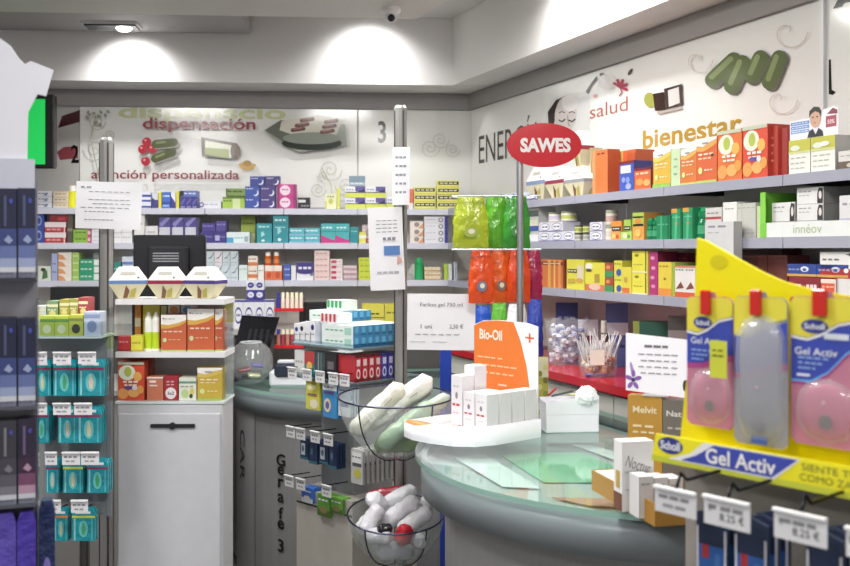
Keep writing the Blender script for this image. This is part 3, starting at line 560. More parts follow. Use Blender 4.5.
rt(0, 618.5, 633, 161, 1, 1, '#3e58bd', [B(.9,1,'#7e2237'), R(.1,.6,.8,.85,'#dfe3f0'), E(.3,.38,.12,.09,'#8fa6e6'), E(.6,.36,.14,.11,'#7f9ae2'), E(.65,.15,.2,.1,'#9fb2ec')], 'vitamin_box', 'royal blue vitamin box with dark red lid', side='#2c3f90')
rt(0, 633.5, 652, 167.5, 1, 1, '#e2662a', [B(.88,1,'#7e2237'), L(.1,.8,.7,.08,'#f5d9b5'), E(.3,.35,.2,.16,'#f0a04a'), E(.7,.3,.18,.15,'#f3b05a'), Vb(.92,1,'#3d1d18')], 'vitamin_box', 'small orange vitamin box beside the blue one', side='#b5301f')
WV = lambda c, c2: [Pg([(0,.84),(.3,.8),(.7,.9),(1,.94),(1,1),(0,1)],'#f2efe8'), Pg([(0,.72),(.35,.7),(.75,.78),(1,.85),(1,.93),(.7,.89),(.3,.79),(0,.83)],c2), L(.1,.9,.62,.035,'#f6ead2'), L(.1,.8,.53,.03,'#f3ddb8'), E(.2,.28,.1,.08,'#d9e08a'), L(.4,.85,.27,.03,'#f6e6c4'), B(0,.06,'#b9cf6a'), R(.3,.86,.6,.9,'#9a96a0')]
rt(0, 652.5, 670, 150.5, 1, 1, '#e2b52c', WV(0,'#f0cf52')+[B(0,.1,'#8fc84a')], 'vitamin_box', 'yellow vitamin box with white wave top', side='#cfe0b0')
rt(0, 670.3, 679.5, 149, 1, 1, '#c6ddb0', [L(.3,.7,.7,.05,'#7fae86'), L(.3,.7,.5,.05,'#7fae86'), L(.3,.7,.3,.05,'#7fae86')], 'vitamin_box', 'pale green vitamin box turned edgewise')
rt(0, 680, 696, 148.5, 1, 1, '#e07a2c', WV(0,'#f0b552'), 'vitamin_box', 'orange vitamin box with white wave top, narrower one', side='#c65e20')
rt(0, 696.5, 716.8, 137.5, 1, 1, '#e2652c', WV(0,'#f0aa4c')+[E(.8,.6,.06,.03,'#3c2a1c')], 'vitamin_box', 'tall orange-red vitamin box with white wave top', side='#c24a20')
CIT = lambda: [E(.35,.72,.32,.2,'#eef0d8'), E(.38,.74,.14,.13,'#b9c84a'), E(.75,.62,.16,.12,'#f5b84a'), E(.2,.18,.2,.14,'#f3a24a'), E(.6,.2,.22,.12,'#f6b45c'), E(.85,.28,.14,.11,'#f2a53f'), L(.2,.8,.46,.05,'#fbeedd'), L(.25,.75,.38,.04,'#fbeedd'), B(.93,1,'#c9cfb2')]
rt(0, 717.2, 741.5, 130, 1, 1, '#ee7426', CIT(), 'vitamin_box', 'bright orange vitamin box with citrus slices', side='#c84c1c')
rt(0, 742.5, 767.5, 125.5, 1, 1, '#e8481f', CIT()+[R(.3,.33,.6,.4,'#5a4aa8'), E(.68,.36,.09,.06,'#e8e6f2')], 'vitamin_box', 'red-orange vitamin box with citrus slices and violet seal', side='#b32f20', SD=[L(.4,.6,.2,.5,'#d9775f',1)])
rt(0, 768.2, 778, 126, 1, 1, '#b8331f', [L(.3,.7,.75,.04,'#e38a70',1), L(.3,.7,.6,.04,'#e38a70',1), L(.3,.7,.45,.04,'#e38a70',1), L(.3,.7,.3,.04,'#e38a70',1)], 'vitamin_box', 'brick red box edge with lettering next to the seal box', o=.235)
rt(0, 778.5, 787.5, 128, 1, 1, '#a82c1e', [Vb(.0,.1,'#7e1f16')], 'vitamin_box', 'dark red box edge beside the yellow-topped box', o=.225)
GT = [B(.62,1,'#c9c63a'), E(.3,.76,.22,.08,'#e3e8d8'), B(.6,.66,'#dcdc90'), L(.1,.9,.45,.03,'#b8b8b0'), L(.1,.8,.3,.03,'#b8b8b0'), L(.1,.8,.15,.03,'#c8c8c0')]
rt(0, 788.5, 810, 139.5, 1, 1, '#efefe6', GT, 'supplement_box', 'white box with olive yellow top, left of two', side='#a8a5a0')
rt(0, 810.5, 835, 136, 1, 1, '#efefe6', GT+[E(.6,.78,.2,.07,'#f0f0e4')], 'supplement_box', 'white box with olive yellow top, right of two', side='#a8a5a0')
ua, ub = RT.u(790, .24), RT.u(838, .24); W = ub-ua; zb_ = ZS[0]+.0
b = MB(); H = .08; 
b.prism([(0,0), (W,0), (W,H*.98), (W*.93,H*1.05), (W*.7,H*1.0), (W*.6,H*.78), (0,H*.74)], 0, .002, mat('#eceaf0', 'paper'))
for k, c in enumerate(('#5f8fd6', '#6f9adb', '#86a9df')): b.rect(W*.02, H*(.55-.16*k), W*.42, H*(.68-.16*k), mat(c), -.0005); b.lines(W*.05, W*.4, H*(.6-.16*k), H*.03, mat('#e9f0fa'), -.001, k, 5)
b.ell(W*.55, H*.72, W*.115, H*.36, mat('#d9aa90'), -.0015); b.poly([(W*.42,H*.75), (W*.43,H*1.02), (W*.52,H*1.16), (W*.63,H*1.12), (W*.68,H*.95), (W*.66,H*.72), (W*.63,H*.9), (W*.55,H*.98), (W*.47,H*.9)], mat('#2b2523'), -.002)
b.poly([(W*.38,H*.0), (W*.42,H*.25), (W*.5,H*.33), (W*.62,H*.33), (W*.7,H*.2), (W*.72,0)], mat('#2a2a33'), -.0018); b.poly([(W*.5,H*.33), (W*.56,H*.1), (W*.62,H*.33)], mat('#e8e8ee'), -.0021)
for ex in (.505, .595): b.ell(W*ex, H*.76, W*.018, H*.03, mat('#2c2320'), -.0026)
b.lines(W*.52, W*.59, H*.52, H*.03, mat('#a8605a'), -.0026, 1, 1); b.rect(W*.76, H*.3, W*.97, H*.72, mat('#b04a5c'), -.0006); b.text('50%', W*.865, H*.5, H*.16, mat('#f2dfe2'), -.001, bold=.02)
b.poly([(W*.78,H*.8), (W*.9,H*1.0), (W*.99,H*.9), (W*.99,H*.76)], mat('#8e3c4c'), -.0006)
put(b, RT, 0, .24, RT.z(136, RT.u(822, RO), RO)+.001, 'promotional_standee', 'printed standee of a dark-haired man in a suit with a 50% mark', 'sign', u=ua)
rt(0, 837.5, 862, 150, 1, 1, '#dcd9d4', [B(0,.42,'#6b5a48'), E(.5,.2,.15,.12,'#cfc6b4'), L(.1,.8,.7,.05,'#a5a19c')], 'supplement_box', 'white and brown box at the right edge')
# middle shelf, right wall
rt(1, 527, 538, 207, 1, 1, '#c9cbc6', [B(.72,.9,'#55605c'), B(.3,.45,'#3a55a8'), B(0,.2,'#eceef0'), B(.45,.62,'#e0ddc8')], 'medicine_box', 'grey, cream and blue carton behind the sign pole')
OVJ = [E(.5,.5,.42,.4,'#5e5790'), E(.5,.5,.38,.34,'#efeff4'), L(.25,.8,.42,.16,'#6f6c88',2), B(0,.08,'#5a4f9a')]
rt(1, 538.5, 562, 222, 2, 2, '#e3e2ee', OVJ, 'cream_carton', 'lilac-ringed white carton, left stack')
rt(1, 562.5, 574, 231, 1, 1, '#e3e2ee', OVJ, 'cream_carton', 'single white carton with lilac oval ring')
def jar(w, h, d, c='#e6e2d4', lid='#7d8570', band='#b8c07a'):
    r = w*.48; b = MB(); b.lathe([(0,0), (r*.9,0), (r,h*.08), (r,h*.8), (0,h*.8)], mat(c, 'plastic'), (w/2, r, 0), 16); b.lathe([(r*1.02,h*.78), (r*1.02,h*.97), (r*.95,h), (0,h)], mat(lid, 'plastic'), (w/2, r, 0), 16); b.lathe([(r*1.008,h*.22), (r*1.008,h*.6)], mat(band), (w/2, r, 0), 16); return b
zt = RT.z(222, RT.u(550, RO), RO)+.001
for i, (xa, xb, bn) in enumerate(((545.5,557.5,'#d8cfe6'), (558,570,'#c9d05c'))):
    ua, ub = RT.u(xa, .24), RT.u(xb, .24); put(jar(min(ub-ua, .075), .045, 0, '#ece9de', '#8f9478', bn), RT, 0, .24, zt if i == 0 else zt, 'cream_jar', 'round cream jar with olive lid, '+colw(i, 2)+' one on the lilac oval stack', 'jar', u=ua)
for i, xa in enumerate((572.5, 580.8)):
    for j in range(2):
        ua, ub = RT.u(xa, .25), RT.u(xa+8, .25); put(jar(min(.045, ub-ua), .033, 0, '#c9c8c0' if j == 0 else '#d9dd96', '#4a4c40', '#a9b050' if j else '#a5a49c'), RT, 0, .25, ZS[1]+j*.0345, 'small_cream_jar', 'small dark-lidded jar, '+('upper' if j else 'lower')+' '+colw(i, 2)+' one between the oval-ring cartons', 'jar', u=ua)
rt(1, 589.5, 602, 222, 1, 2, '#e3e2ee', OVJ, 'cream_carton', 'lilac-ringed white carton, right stack')
for i, xa in enumerate((603.3, 0)[:1]):
    for j in range(2): put(jar(.05, .062, 0, '#dfd9cc', '#9aa08a', '#cfa9a0' if j else '#d8d3c4'), RT, xa, .24, ZS[1]+j*.063, 'cream_jar', 'round beige tin, '+('upper' if j else 'lower')+' one right of the oval-ring cartons', 'jar')
rt(1, 610.8, 620, 231.5, 1, 1, '#e9a04a', [E(.3,.5,.2,.3,'#f3d25c'), E(.7,.4,.18,.25,'#d2562c')], 'baby_food_box', 'small orange fruit-print carton')
rt(1, 620.3, 631.5, 231.5, 1, 1, '#b5d86a', [E(.4,.5,.2,.3,'#e6efb8'), E(.75,.4,.14,.22,'#6fa03a')], 'baby_food_box', 'small lime fruit-print carton')
zt = RT.z(231.5, RT.u(620, RO), RO)+.001
put(carton(.075, .042, .06, '#e8932e', [R(.05,.05,.95,.45,'#221c18'), L(.15,.85,.2,.12,'#e8e0d0')]), RT, 611.5, .248, zt, 'baby_food_box', 'orange carton with black label on the fruit-print cartons', 'box')
put(carton(.05, .045, .06, '#a9cc4a', [R(.05,.05,.95,.42,'#221c18'), L(.15,.85,.18,.12,'#e8e0d0')]), RT, 623.8, .248, zt, 'baby_food_box', 'lime carton with black label on the fruit-print cartons', 'box')
rt(1, 632, 643.5, 212.5, 1, 1, '#e8a23c', [B(.55,1,'#b5cf45'), R(.05,.5,.95,.58,'#1f1a14'), R(.05,.8,.95,.86,'#1f1a14'), E(.5,.68,.3,.1,'#e58a2f'), E(.5,.25,.25,.14,'#f3c65c')], 'baby_food_box', 'tall lime over orange carton beside the green bottles')
def gbot(w, h, d): 
    b = MB(); r = w*.48
    b.lathe([(0,0), (r*.85,0), (r,h*.05), (r*.98,h*.5), (r*.8,h*.62), (r*.95,h*.72), (r*.9,h*.86), (r*.5,h*.9)], mat('#157a4c', 'gloss'), (w/2, r, 0), 18); b.lathe([(r*.6,h*.88), (r*.6,h), (0,h)], mat('#1f9a62', 'plastic'), (w/2, r, 0), 14); b.lathe([(r*1.005,h*.15), (r*.995,h*.42)], mat('#39a873'), (w/2, r, 0), 18); return b
rt(1, 644, 655.5, 218, 2, 1, '', [], 'green_bottle', 'small dark green bottle', maker=gbot, cat='bottle')
rt(1, 656, 670, 215.5, 1, 1, '#0f8a56', [Vb(.3,.4,'#49b98a'), Vb(.8,.9,'#0c6b42'), L(.1,.9,.6,.05,'#58c095')], 'herbal_box', 'emerald carton between the green bottles', side='#0b6a43')
GC = [R(.0,.86,.55,1,'#e2a53c'), Pg([(.3,0),(.5,0),(.6,.8),(.35,.8)],'#4cc08c'), E(.5,.5,.12,.04,'#e07a4c'), Vb(.86,1,'#0d6b45'), L(.15,.85,.7,.03,'#7ed3ae')]
rt(1, 670.8, 681.5, 208.5, 1, 1, '#1a9a62', GC, 'herbal_box', 'tall green carton with orange corner, left of the pair')
rt(1, 682, 693.5, 207.5, 1, 1, '#1a9a62', GC, 'herbal_box', 'tall green carton with orange corner, right of the pair')
rt(1, 694, 704, 207, 1, 1, '', [], 'green_bottle', 'tall emerald bottle beside the leaning white carton', maker=gbot, cat='bottle')
rt(1, 704.8, 721, 207.5, 1, 1, '#d9d6d2', [B(.62,.7,'#b8414c'), L(.1,.9,.8,.04,'#8a8a88')], 'medicine_box', 'light grey carton with red stripe')
WS = [L(.15,.85,.85,.03,'#9a9a98'), L(.15,.85,.12,.03,'#a5a5a2')]
rt(1, 722, 736, 202, 1, 1, '#e9e8e4', [T('10',.3,.3,.12,'#8b8a88'), L(.15,.85,.8,.03,'#9a9a98')], 'medicine_box', 'tall white carton printed 10')
rt(1, 736.5, 755.5, 203, 4, 1, '#c9c8c0', WS, 'medicine_box', 'tall grey-white carton edge')
rt(1, 756, 760, 206, 1, 1, '#cfd9a8', [], 'medicine_box', 'thin pale green carton')
# lime display tray with white boxes
ua, ub = RT.u(761, .262), RT.u(872, .262); W = ub-ua
t = thing('display_tray', 'lime green cardboard display tray lettered innéov on the middle right-wall shelf', 'display', RT.P(ua, .262, ZS[1]+.0005), RT.a)
b = MB(); b.box(0, 0, 0, .004, .16, .145, mat('#7ed13a'), ); b.box(0, -.0005, 0, .055, .004, .145, mat('#7ed13a')) if 0 else None
b.box(.004, .155, 0, W, .159, .145, mat('#3f9a24')); b.box(W-.004, 0, 0, W, .16, .06, mat('#7ed13a')); b.box(0.004, 0.003, 0, W-.004, .155, .003, mat('#5fae2c')); b.build('tray_body', t)
b = MB(); b.box(0, -.003, 0, W, 0, .046, mat('#e9ebe9')); b.rect(0, 0, .03, .046, mat('#7ed13a'), -.0035); b.text('innéov', W*.46, .024, .026, mat('#a9bf8c'), -.0036, w=.12); b.build('front_lip', t)
b = MB(); b.box(0, -.003, .046, .024, 0, .145, mat('#86d942')); b.build('left_flap', t)
FW = [L(.08,.6,.72,.07,'#9a9a9a'), L(.08,.5,.5,.05,'#b0b0b0'), Pg([(.78,0),(.98,0),(.98,.9),(.84,.95),(.78,.6)],'#3c3a3c'), E(.89,.5,.055,.25,'#e8ded8')]
for i, (xa, w_, n) in enumerate(((772, .105, 1), (797, .112, 2))):
    for j in range(n): 
        h_ = .05 if n == 2 else .06; zb2 = ZS[1]+.046+j*(h_+.001)
        ua = RT.u(xa, .24); put(carton(w_, h_ if n == 2 else .06, .12, '#ebeae9', FW, side='#8e8c8b', top='#e4e2e1'), RT, 0, .24, ZS[1]+.004+(.046 if 1 else 0)+j*(h_+.001), 'supplement_box', ('white carton with a portrait, single one at the lime end of the tray', 'white carton with a portrait, lower of the tray stack', 'white carton with a portrait, upper of the tray stack')[i+j], 'box', u=ua)
        b = carton(w_, .045, .12, '#dedcda'); 
    put(carton(w_, .045, .12, '#dedcda', FW), RT, 0, .24, ZS[1]+.004, 'supplement_box', 'white carton sunk behind the tray lip, '+('left' if i == 0 else 'right')+' one', 'box', u=ua)
put(carton(.12, .115, .1, '#e4e2e4', [L(.1,.8,.75,.06,'#9a9a9a'), B(.3,.42,'#c6c0da'), B(0,.06,'#a8b870')]), RT, 839.5, .24, ZS[1]+.004, 'supplement_box', 'white box with lilac line at the right end of the tray', 'box')
u0_, u1_ = RT.u(704.5, .31), RT.u(733, .31); zq = RT.z(262, u0_, .31)
b = carton(u1_-u0_, RT.z(222, (u0_+u1_)/2, .31)-zq, .035, '#d2d1d3', [L(.12,.8,.86,.05,'#8f8f92',2), L(.1,.6,.72,.03,'#b0b0b4',2)], side='#a9a8aa'); put(b, RT, 0, .308, zq, 'edge_panel', 'light grey box clipped to the shelf edge just above the yellow board', 'panel', u=u0_)
# lowest shelf, right wall
rt(2, 541, 564.5, 259.5, 1, 1, '#dd7430', [B(.8,.92,'#8c3c1e'), Vb(.3,.42,'#e9b04a'), Vb(.55,.62,'#f0c05a'), Vb(.75,.85,'#e9a044'), L(.1,.9,.84,.04,'#f0c8a0'), Vb(.94,1,'#8c3c1e')], 'cereal_box', 'orange carton with upright yellow bars', side='#9a4420')
rt(2, 566, 583.8, 259.5, 1, 1, '#e6de35', [R(.05,.55,.6,.68,'#59521e'), L(.08,.58,.6,.04,'#f0ecc0'), R(.6,.35,.95,.8,'#e0d3b8'), E(.75,.3,.2,.08,'#d8a840'), R(.08,.2,.5,.35,'#c9a93a')], 'cereal_box', 'yellow carton with cream panel')
rt(2, 584.4, 604, 262.5, 1, 1, '#e9e02e', [E(.2,.85,.2,.12,'#f1efe0'), B(.0,.22,'#d8784a'), E(.5,.14,.3,.12,'#efc0a6'), R(.5,.3,.75,.6,'#b79a3a'), E(.2,.72,.16,.06,'#5a5a30')], 'baby_food_box', 'yellow carton with picture of small hands')
rt(2, 604.5, 613, 263, 1, 2, '#b5482c', [B(0,.45,'#3c9a5c'), E(.4,.7,.25,.14,'#e09a5a')], 'baby_food_box', 'red carton with green base')
rt(2, 613.4, 621.5, 260.5, 1, 2, '#e5df3c', [E(.6,.25,.32,.22,'#3657b4'), L(.1,.9,.75,.07,'#8a8220')], 'baby_food_box', 'yellow carton with blue ball')
rt(2, 622, 631.4, 267, 1, 1, '#e3d534', [E(.4,.5,.2,.12,'#c7a62c'), R(0,0,.8,.2,'#e2762c')], 'baby_food_box', 'yellow carton with orange foot')
rt(2, 632, 647.6, 251, 1, 2, '#e9df33', [E(.3,.8,.14,.07,'#8e8a20'), L(.1,.7,.35,.04,'#a89e24'), Vb(.86,.92,'#6b5a30'), B(0,.05,'#f0ecd0')], 'cereal_box', 'lemon yellow carton')
rt(2, 648.4, 657, 251.5, 1, 1, '#b52c74', [E(.4,.85,.25,.04,'#e49ac2'), E(.5,.62,.25,.04,'#e49ac2'), E(.4,.4,.25,.04,'#e49ac2'), E(.5,.2,.25,.04,'#e49ac2')], 'supplement_box', 'tall magenta carton with dotted front', side='#7e1c4c')
rt(2, 657.5, 688, 252.5, 2, 1, '#7e1c42', [L(.1,.9,.85,.03,'#b85a7c'), L(.1,.9,.75,.03,'#b85a7c')], 'supplement_box', 'dark wine-red carton standing at the back', o=.15)
rt(2, 657.5, 671, 262, 1, 1, '#e8ce2e', [L(.1,.8,.85,.05,'#a3891a'), E(.5,.5,.1,.04,'#8f7a1a'), B(0,.22,'#e6912c')], 'cereal_box', 'yellow carton with orange base')
rt(2, 671.3, 674, 262.5, 1, 1, '#a5bc3a', [], 'cereal_box', 'thin olive green carton')
rt(2, 674.4, 695, 266, 2, 1, '#ece6e2', [L(.1,.9,.85,.05,'#8d8886'), B(0,.16,'#df5a2a'), Pg([(.1,.25),(.9,.3),(.6,.5)],'#8c4a38'), B(.95,1,'#e07a4c')], 'medicine_box', 'white carton with orange base')
rt(2, 700, 734, 262, 3, 1, '#e6e3de', [B(0,.3,'#d9a33a')], 'medicine_box', 'white carton behind the yellow display board')
rt(2, 738, 787, 255, 5, 1, '#70342c', [L(.15,.85,.4,.05,'#a86a5c'), B(.95,1,'#8c4c40'), B(.3,.34,'#8c4c40')], 'hair_dye_box', 'brown carton', o=.2)
rt(2, 738, 782, 249.5, 1, 1, '#5a211d', [], 'hair_dye_box', 'long dark maroon carton standing at the back', o=.1, depth=.08)
BLU = [E(.6,.6,.14,.22,'#dfe3f0'), E(.6,.55,.07,.12,'#3a54a0'), L(.05,.45,.5,.12,'#8fa3d6')]
rt(2, 788, 820, 277, 2, 1, '#8e2632', [L(.15,.85,.55,.2,'#efdadc')], 'medicine_box', 'dark red carton with white word')
zt = RT.z(277, RT.u(804, RO), RO)+.001
for i in range(2): put(carton(.125, .038, .07, '#2c4796', BLU+[B(0,.2,'#d9a545')]), RT, 0, .248, zt, 'medicine_box', 'blue carton with white ring, '+colw(i, 2)+' one on the dark red cartons', 'box', u=RT.u(787.5, .248)+i*.127)
rt(2, 820.5, 836, 279, 1, 1, '#e2572a', [B(.85,1,'#f2d9cc'), L(.1,.9,.7,.06,'#f3b9a0'), Vb(.93,1,'#efe6e2')], 'medicine_box', 'orange carton under the red and white one')
rt(2, 836.5, 866, 279, 1, 1, '#e2dfdc', [E(.4,.2,.2,.08,'#c28a80'), Vb(0,.05,'#b8b4b0')], 'medicine_box', 'grey-white carton under the red and white one')
zt = RT.z(279, RT.u(834, RO), RO)+.001
put(carton(.135, .078, .08, '#e9e7e5', [B(0,.36,'#b3202c'), L(.08,.6,.68,.07,'#7a7876'), Pg([(.75,.9),(.88,.95),(.96,.8),(.94,.5),(.9,.5),(.91,.78),(.85,.88)],'#4a4a4c'), E(.78,.3,.07,.09,'#f3efee')]), RT, 820, .248, zt, 'medicine_box', 'white carton with red base and grey hook mark, topmost near the yellow board', 'box')
# ================================================================== STANDING THINGS
def at(px, py, Y): return pt(px, py, Y)
def Fr(x, y, deg): return Frame((x, y), math.radians(deg))
def fput(b, fr, u, o, z, name, label, cat, group=None, rz=0): ob = b.build(name, None, fr.P(u, o, z), fr.a+rz); return tag(ob, label, cat, group)
# television
t = thing('television', 'wall television showing a plain green picture at the upper left', 'television', (-2.19, 5.2, 2.36-.385))
b = MB(); b.box(-.26, 0, 0, .26, .05, .385, mat('#121214', 'plastic'), bevel=.006); b.build('bezel', t)
b = MB(); m_ = mat('#0c9c42', 'emit'); b.rect(-.235, .02, .215, .36, m_, -.001); b.rect(-.2, .05, -.05, .07, mat('#0b8c3a', 'emit'), -.0015); b.build('screen', t)
b = MB(); b.box(-.06, .051, .12, .06, .49, .2, mat('#3a3a3c', 'metal')); b.build('wall_bracket', t)
# uprights holding paper sheets
def upright(px, Y, ztop, label, r=.024):
    t = thing('display_upright', label, 'post', ((px-425)*Y/F, Y, 0)); b = MB()
    b.lathe([(r,.02), (r,ztop-.01), (r*.8,ztop), (0,ztop)], mat('#8f8d8b', 'brushed'), seg=20); b.build('tube', t)
    b = MB()
    for k in range(4): a = k*math.pi/2+.5; b.tube([(r*1.0*math.cos(a), r*1.0*math.sin(a), .05), (r*1.0*math.cos(a), r*1.0*math.sin(a), ztop-.02)], .003, mat('#5a5857', 'metal'), 6)
    b.build('slot_rail', t); b = MB(); b.lathe([(0,0), (.14,0), (.14,.012), (.03,.02), (0,.02)], mat('#8a8886', 'metal'), seg=28); b.build('base', t); return t
upright(106.5, 3.62, 1.957, 'steel upright at the left holding the wide pinned letter')
upright(400.5, 3.74, 2.09, 'steel upright at the centre holding two notices above the glass bowls')
def sheet(name, label, loc, w, h, rz, draw, roll=0, curlx=.0, base='#e6e6ea'):
    b = MB(); n = 8; vs = []
    for j in range(n+1):
        for i in range(n+1): a, c = i/n, j/n; vs.append(((a-.5)*w, -curlx*math.sin(a*math.pi)*(1-c)-.004*math.sin(c*3+a*2), c*h))
    b.add(vs, [(j*(n+1)+i, j*(n+1)+i+1, (j+1)*(n+1)+i+1, (j+1)*(n+1)+i) for j in range(n) for i in range(n)], mat(base, 'paper'), True)
    draw(b, w, h); o = b.build(name, None, loc, rot=(0, roll, rz)); return tag(o, label, 'paper')
def dr(b, w, h):
    for k in range(8):
        if k in (1, 6): continue
        x0 = -.42+(.12 if k < 4 else 0)+(.06 if k % 2 else 0); b.lines(x0*w, (.36 if k < 5 else .1)*w, h*(.78-.085*k), .0022, mat('#85878f'), -.007, k+3, 7)
    b.lines(-.42*w, -.25*w, h*.86, .006, mat('#9a9ca8'), -.007, 1, 2)
sheet('notice_sheet', 'wide white printed letter fixed across the left upright', at(108, 229, 3.57), .234, .168, .0, dr, .03)
def dr2(b, w, h):
    for k in range(4): b.lines(-.28*w, .38*w, h*(.83-.045*k), .003, mat('#85878f'), -.016, k, 4)
    b.lines(-.1*w, .3*w, h*.6, .011, mat('#8a8d9a'), -.016, 3, 3); b.rect(-.08*w, h*.42, .38*w, h*.53, mat('#4f83c8'), -.016); b.poly([(.28*w,h*.3), (.44*w,h*.33), (.42*w,h*.38), (.3*w,h*.4)], mat('#d9a89c'), -.016); b.lines(-.3*w, .35*w, h*.2, .008, mat('#b5b7c2'), -.016, 5, 4)
sheet('notice_sheet', 'narrow hanging notice with a blue block, lower one on the centre upright', at(388, 290, 3.69), .128, .306, .12, dr2, -.04, .01)
def dr3(b, w, h):
    for k in range(5): b.lines(-.3*w, .38*w, h*(.8-.15*k), .008, mat('#8f929e'), -.008, k, 3)
sheet('notice_sheet', 'small curled notice, upper one on the centre upright', at(401, 205, 3.69), .065, .214, -.2, dr3, .0, .004)
def dr4(b, w, h):
    b.text('Farlino gel 750 ml', 0, h*.80, h*.085, mat('#3f4046'), -.008, w=w*.62); b.text('1 uni', -w*.22, h*.42, h*.075, mat('#3f4046'), -.008, w=w*.16); b.text('2,50 €', w*.22, h*.42, h*.085, mat('#3f4046'), -.008, w=w*.2); b.lines(-w*.38, w*.3, h*.27, .003, mat('#9a9ba2'), -.008, 4, 6); b.lines(-w*.45, w*.2, h*.14, .002, mat('#a5a6ae'), -.008, 4, 2)
sheet('price_sheet', 'white printed price sheet reading 2,50 € beside the orange hanging bags', at(441, 350, 3.70), .252, .208, -.0, dr4, .01)
# ------------------------------------------------------------------ round glass-topped service counters
def clip_off(pts, fr, off):
    out = []
    for p in pts:
        v = Vector(p[:2]); d = (v-fr.O).dot(fr.N)
        if d < off: v = v+fr.N*(off-d)
        out.append((v.x, v.y))
    return out
def service_counter(cx, cy, label, clip=False, rb=.69, K=1, dz=0):
    t = thing('service_counter', label, 'counter', (cx, cy, dz))
    def disc(r, n=72):
        P = [(cx+r*math.cos(2*math.pi*k/n), cy+r*math.sin(2*math.pi*k/n)) for k in range(n)]
        if clip: P = clip_off(P, RT, .475+(.78-r)*.3)
        else: P = clip_off(P, BK, .50+(.845-r)*.3)
        return [(x-cx, y-cy) for x, y in P]
    b = MB(); b.slab(disc(.78*K), .936, .95, mat('#dde9e5', 'glass'), mat('#8fb3a8', 'gloss')); b.build('glass_top', t)
    b = MB(); b.slab(disc(.755*K), .895, .90, mat('#bccac7', 'plastic')); b.build('inner_shelf', t)
    b = MB(); n = len(disc(.76*K)); P, Q = disc(.762*K), disc(.745*K)
    b.add([(x, y, .835) for x, y in P]+[(x, y, .935) for x, y in P]+[(x, y, .935) for x, y in Q]+[(x, y, .835) for x, y in Q], sum([[(i, (i+1) % n, n+(i+1) % n, n+i), (n+i, n+(i+1) % n, 2*n+(i+1) % n, 2*n+i), (3*n+i, 3*n+(i+1) % n, (i+1) % n, i)] for i in range(n)], []), mat('#838b8f', 'plastic'), True); b.build('rim', t)
    b = MB(); b.slab(disc(rb*K), .03-dz, .894, mat('#9a9a9a', 'brushed')); b.slab(disc(rb*K-.03), -dz, .03-dz, mat('#222224')); b.build('body', t)
    return t
t = service_counter(.75, 3.0, 'round glass-topped service counter at the right under the orange-backed display', True)
def under(t, pts, c, z=.9045, nm='paper_insert'): b = MB(); b.slab([(x, y) for x, y in pts], z-.002, z, mat(c, 'paper')); return b.build(nm, t)
under(t, [(-.52,.18), (-.25,.18), (-.12,-.22), (-.42,-.22)], '#8fc9a4'); under(t, [(-.66,.1), (-.56,.14), (-.44,-.3), (-.54,-.28)], '#dfe9e6', .9075); under(t, [(-.26,.3), (-.2,.3), (-.02,-.1), (-.1,-.12)], '#dfe9e6', .9075); under(t, [(-.42,-.4), (-.2,-.42), (-.18,-.52), (-.34,-.48)], '#c79a8a', .9075); under(t, [(-.12,-.2), (.05,-.2), (.05,-.45), (-.12,-.45)], '#a9b8b4', .9075)
LX, LY, LZ = -.195, 5.25, .9
t = service_counter(LX, LY, 'round glass-topped service counter at the left bearing vertical black lettering', rb=.735, K=.845/.78, dz=-.05)
under(t, [(-.7,.1), (-.3,.1), (-.2,-.4), (-.5,-.45)], '#9cc9b4'); under(t, [(-.3,-.3), (0,-.3), (0,-.7), (-.25,-.7)], '#dfe9e6', .9075)
# lettering and light strip on the left counter body
b = MB(); R_ = .735*.845/.78+.003
def on_body(px):                       # angle on the body where the ray of column px meets it
    r = (px-425)/F; cx, cy = LX, LY; A = 1+r*r; Bq = -2*(r*cx+cy); Cq = cx*cx+cy*cy-R_*R_; Y = (-Bq-math.sqrt(max(0, Bq*Bq-4*A*Cq)))/(2*A); return math.atan2(Y-cy, r*Y-cx)
a = on_body(281); nrm = Vector((math.cos(a), math.sin(a), 0)); tan = Vector((-math.sin(a), math.cos(a), 0)); p0 = nrm*(R_+.002); Yb = LY+math.sin(a)*R_
for ch, y, hh in zip('Gerafe3', (460, 470.5, 483, 498, 513, 524.5, 545.5), (12, 9, 9, 9, 12, 9, 13)):
    v, f, tw, th = glyphs(ch, .02); k = hh*Yb/F/th; kx = k*1.15
    b.add([p0+tan*((x-tw/2)*kx)+Vector((0, 0, zat(y, Yb)+.05+(z-th/2)*k)) for x, z in v], f, mat('#17171a'))
a = on_body(243); nrm = Vector((math.cos(a), math.sin(a), 0)); tan = Vector((-math.sin(a), math.cos(a), 0)); Yb = LY+math.sin(a)*R_; v, f, tw, th = glyphs('CAR', .01); k = .07/th
b.add([nrm*(R_+.004)+tan*((z-th/2)*k*.9)+Vector((0, 0, zat(455, Yb)+.05-(x-tw/2)*k*1.3)) for x, z in v], f, mat('#3a3a3e')); b.build('lettering', t)
b = MB(); a1, a2 = on_body(237), on_body(255); b.lathe([(R_+.001,.03), (R_+.002,.035), (R_+.002,.89), (R_+.001,.893)], mat('#a9a9ab', 'brushed'), seg=6, a0=a1, a1=a2); b.build('side_strip', t)
